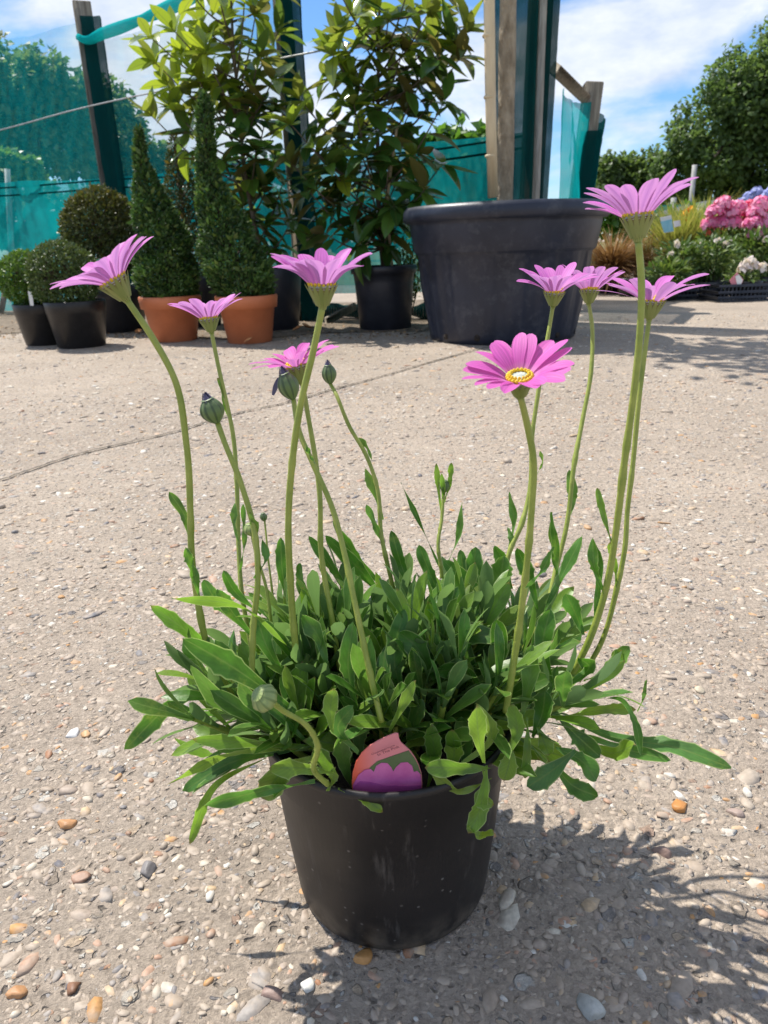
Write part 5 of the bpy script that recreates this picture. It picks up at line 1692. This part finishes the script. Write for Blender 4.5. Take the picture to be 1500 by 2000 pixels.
def bud(px, Ys, rad, axis, r, h, mat='bud', tip=True, name='bud_stem'):
    c, mb = stem_obj(px, Ys, rad)
    so = mb.build(name, M['stem'], plant)
    ax = unit(axis)
    b = c[-1]
    t = np.linspace(0, 1, 14)
    k = np.sin(np.pi * (t * .86 + .05)) ** .8
    mbd = MB()
    mbd.lathe(np.stack([np.maximum(r * k, .0006), h * t], 1), b, 45, mod=lambda R_, z, a: .055 * R_ * np.cos(9 * a), axis=ax)
    mbd.lathe([(.0001, h), (r * .45, h * .995), (r * .55, h * .97)], b, 20, axis=ax)
    mbd.build('bud', M[mat], so)
    if tip:
        u = unit(np.cross(ax, [.1, 1.0, .05]))
        w = np.cross(ax, u)
        mt = MB()
        for q in range(12):
            a = 6.283 * q / 12
            rd = u * math.cos(a) + w * math.sin(a)
            tt = np.linspace(0, 1, 7)
            C_ = b + ax * (h * (.72 + .52 * tt * (1 - .15 * (q % 3))))[:, None] + rd * (r * (.70 - .52 * tt ** 1.3))[:, None]
            mt.ribbon(C_, np.cross(ax, rd), r * .26 * (1 - .8 * tt) + .0001, 2, fold=-.4, rnd=q / 12)
        mt.build('bud_petals', M['bud_tip'], so)
    return so


Z = np.array
# left big flower
flower([(246, 583), (300, 662), (342, 740), (364, 870), (370, 1000), (373, 1080), (386, 1170), (408, 1270), (470, 1390)], (.40, .39), .0032, (-.42, -.16, .88), L=.027, cup=32, seed=1, n=15, hot=False)
# middle-left small flower, seen from below
flower([(413, 648), (432, 740), (453, 850), (462, 960), (467, 1070), (472, 1150), (490, 1260)], (.53, .45), .0026, (-.10, .05, 1), L=.0255, cup=36, seed=2, n=13, cal=.85)
# tall centre-left flower
flower([(630, 597), (613, 680), (590, 780), (572, 900), (562, 1040), (568, 1160), (580, 1290)], (.385, .385), .0031, (.02, -.06, 1), L=.0265, cup=38, seed=3, n=15, cal=.95)
# pink flower crossed by that stem
flower([(590, 748), (600, 800), (614, 880), (622, 960), (627, 1060), (642, 1170), (664, 1310)], (.44, .40), .0026, (-.24, .03, 1), L=.0235, cup=24, seed=4, n=12, hot=True, W=.0076)
# front right flower, turned to the camera
flower([(1016, 772), (1030, 830), (1042, 900), (1039, 980), (1031, 1080), (1018, 1190), (1004, 1290), (988, 1390)], (.36, .36), .0031, (-.12, -.31, .95), L=.0250, cup=29, seed=5, n=16, hot=True, cal=.88)
# three at the right of the planter
flower([(1080, 597), (1070, 660), (1052, 760), (1038, 850), (1034, 960), (1020, 1020), (993, 1085), (985, 1150)], (.53, .46), .0026, (.03, -.10, 1), L=.0275, cup=35, cal=.88, seed=6, n=14)
flower([(1150, 592), (1157, 640), (1155, 720), (1137, 820), (1121, 910), (1106, 1030), (1082, 1130), (1066, 1200)], (.57, .46), .0027, (.02, .10, 1), L=.026, cup=44, cal=.88, seed=7, n=11)
flower([(1268, 622), (1258, 700), (1246, 800), (1236, 900), (1225, 1000), (1221, 1070), (1205, 1150), (1172, 1260), (1130, 1330)], (.47, .43), .0027, (.03, .0, 1), L=.030, cup=27, seed=8, n=12)
# tallest flower at the right
flower([(1246, 466), (1252, 540), (1250, 650), (1238, 780), (1222, 900), (1205, 1030), (1185, 1140), (1150, 1250), (1105, 1340)], (.40, .40), .0033, (-.06, .14, 1), L=.0285, cup=36, seed=9, n=13, cal=1.0)
# buds
bud([(425, 826), (440, 868), (470, 940), (494, 1020), (501, 1120), (494, 1240), (490, 1350)], (.40, .365), .0028, (-.28, -.1, 1), .0066, .0150)
bud([(645, 750), (655, 768), (681, 832), (715, 892), (738, 960), (746, 1040), (768, 1150)], (.53, .47), .0024, (-.06, -.05, 1), .0053, .0145)
bud([(573, 780), (584, 840), (614, 910), (650, 990), (674, 1080), (691, 1170), (716, 1290), (745, 1410)], (.42, .35), .0027, (-.28, -.05, 1), .0060, .0165)
bud([(533, 1372), (552, 1388), (598, 1418), (620, 1455), (614, 1505), (640, 1532)], (.305, .335), .0024, (-.45, -.35,   .6), .0070, .0120, 'bud_pale', False)
bud([(492, 1046), (500, 1080), (520, 1150), (530, 1220)], (.43, .41), .0016, (-.1, 0, 1), .0046, .0085, 'bud_pale', False)
bud([(517, 1018), (521, 1060), (527, 1120), (535, 1180)], (.45, .43), .0011, (-.15, 0, 1), .0024, .006, 'bud', False)
bud([(867, 962), (862, 1010), (858, 1060), (863, 1130)], (.50, .47), .0021, (.1, 0, 1), .0036, .0095, 'bud', False)
# small leaves on the stems
for px, Ys, w, rl in (([(372, 1075), (362, 1010), (330, 960)], (.395, .40), 24, .2), ([(378, 1135), (372, 1100), (362, 1070)], (.39, .39), 20, .3), ([(388, 1165), (384, 1140), (375, 1105)], (.385, .385), 22, .2), ([(466, 1060), (457, 1020), (459, 982)], (.46, .47), 15, .4),
                      ([(468, 1120), (478, 1060), (475, 985)], (.46, .47), 14, .6), ([(748, 1015), (735, 970), (713, 913)], (.49, .50), 22, .3), ([(752, 1080), (735, 1030), (716, 985)], (.48, .48), 20, .5), ([(727, 900), (715, 870), (700, 855)], (.50, .51), 14, .3),
                      ([(994, 1075), (1004, 1020), (995, 960)], (.48, .49), 19, .4), ([(992, 1090), (998, 1050), (992, 1030)], (.47, .48), 12, .7), ([(1107, 1025), (1118, 980), (1112, 918)], (.50, .51), 24, .3), ([(1088, 1130), (1080, 1080), (1078, 1000)], (.47, .47), 16, .5),
                      ([(1082, 1150), (1110, 1100), (1135, 1050)], (.46, .45), 24, .6), ([(1196, 1065), (1180, 1010), (1166, 953)], (.40, .41), 17, .3), ([(1180, 1160), (1160, 1100), (1158, 1050)], (.40, .41), 24, .2), ([(1205, 1150), (1200, 1100), (1190, 1060)], (.44, .44), 18, .4),
                      ([(1025, 1150), (1055, 1120), (1082, 1068)], (.355, .35), 20, .5), ([(1050, 925), (1060, 900), (1054, 880)], (.53, .54), 7, .4), ([(500, 1070), (500, 1030), (488, 1000)], (.385, .38), 18, .5), ([(497, 1130), (520, 1090), (512, 1050)], (.375, .38), 18, .5),
                      ([(862, 1000), (856, 950), (852, 905)], (.505, .51), 13, .3), ([(866, 985), (878, 945), (882, 903)], (.50, .50), 14, .3), ([(864, 995), (866, 965), (862, 925)], (.50, .495), 12, .2), ([(456, 860), (442, 800), (426, 738)], (.505, .515), 8, .5), ([(615, 905), (606, 890), (598, 866)], (.39, .39), 10, .4)):
    hand_leaf(px, Ys, w, rl, rp.uniform(0, .25))
# hanging withered petal under the pink flower
leaves.build('leaves', M['osteo_leaf'], plant)
wood.build('leaf_stems', M['stem'], plant)
mb = MB()
c = curve([P(545, 738, .42), P(540, 750, .42), P(533, 772, .42)], 8)
mb.ribbon(c, unit(np.cross(np.gradient(c, axis=0), _f)), .0011 * np.sin(np.linspace(.4, 2.9, 8)) + .0004, 2, rnd=.5)
mb.build('withered_petal', M['bud_tip'], plant)

# ------------------------------------------------------------------ the printed plant label in the pot
YT = .3405
c0 = P(756, 1490, YT)
lab = thing('plant_label', 'pink and green printed label with purple petals, stuck in the front black pot', 'label', c0)
TH = np.array([0, .0008, 0])


def lp_(pts, dy=0.0):
    return [P(x, y, YT + dy + (1540 - y) * .00002) for x, y in pts]


outl = [(690, 1562), (687, 1530), (689, 1508), (696, 1487), (706, 1471), (720, 1458), (738, 1447), (757, 1438), (772, 1432), (778, 1433), (779, 1442), (783, 1450), (792, 1458), (801, 1466), (811, 1480), (818, 1494), (823, 1510), (825, 1530), (824, 1562)]
slab('card', lp_(outl), TH, M['tag'], lab)
slab('green_print', lp_([(722, 1500), (737, 1487), (760, 1479), (780, 1472), (798, 1466), (809, 1480), (817, 1495), (822, 1511), (823, 1540), (722, 1540)], -.0003), TH * .3, M['green_print'], lab)
bm_ = [(690, 1556), (688, 1530), (698, 1512), (712, 1502), (722, 1503), (730, 1510)]
pet = [(690, 1560), (689, 1534), (700, 1514), (712, 1504), (724, 1502), (730, 1508), (735, 1496), (745, 1490), (757, 1491), (764, 1499), (768, 1507), (774, 1498), (783, 1490), (796, 1489), (805, 1496), (808, 1508), (815, 1506), (821, 1512), (823, 1530), (823, 1560)]
slab('petal_print', lp_(pet, -.0006), TH * .3, M['magenta_print'], lab)
slab('purple_print', lp_([(691, 1562), (690, 1538), (703, 1526), (724, 1528), (750, 1534), (790, 1535), (822, 1534), (822, 1562)], -.0009), TH * .3, M['purple_print'], lab)


def text(s, px0, px1, hpx, parent):
    a, b = P(*px0, YT - .0006), P(*px1, YT - .0006)
    cu = bpy.data.curves.new('text', 'FONT')
    cu.body = s
    cu.extrude = .00005
    o = bpy.data.objects.new('text', cu)
    COL.objects.link(o)
    bpy.context.view_layer.update()
    w = o.dimensions.x
    me = bpy.data.meshes.new_from_object(o.evaluated_get(bpy.context.evaluated_depsgraph_get()))
    bpy.data.objects.remove(o)
    ex = unit(b - a)
    ey = unit(np.array([0, .02, 1.0]) - ex * ex[2])
    ez = np.cross(ex, ey)
    L = np.linalg.norm(b - a)
    k = L / w
    hk = hpx * zdepth(a) / F_PX / .7
    org = np.array(parent['_org'])
    for v in me.vertices:
        q = a + ex * (v.co.x * k) + ey * (v.co.y * hk) + ez * (v.co.z * .5)
        v.co = q - org
    me.materials.append(M['ink'])
    t = bpy.data.objects.new('printed_text', me)
    COL.objects.link(t)
    t.parent = parent


text('Osteospermum', (726, 1475), (771, 1457), 4.2, lab)
text('In The Pink', (738, 1477), (780, 1460), 6.0, lab)
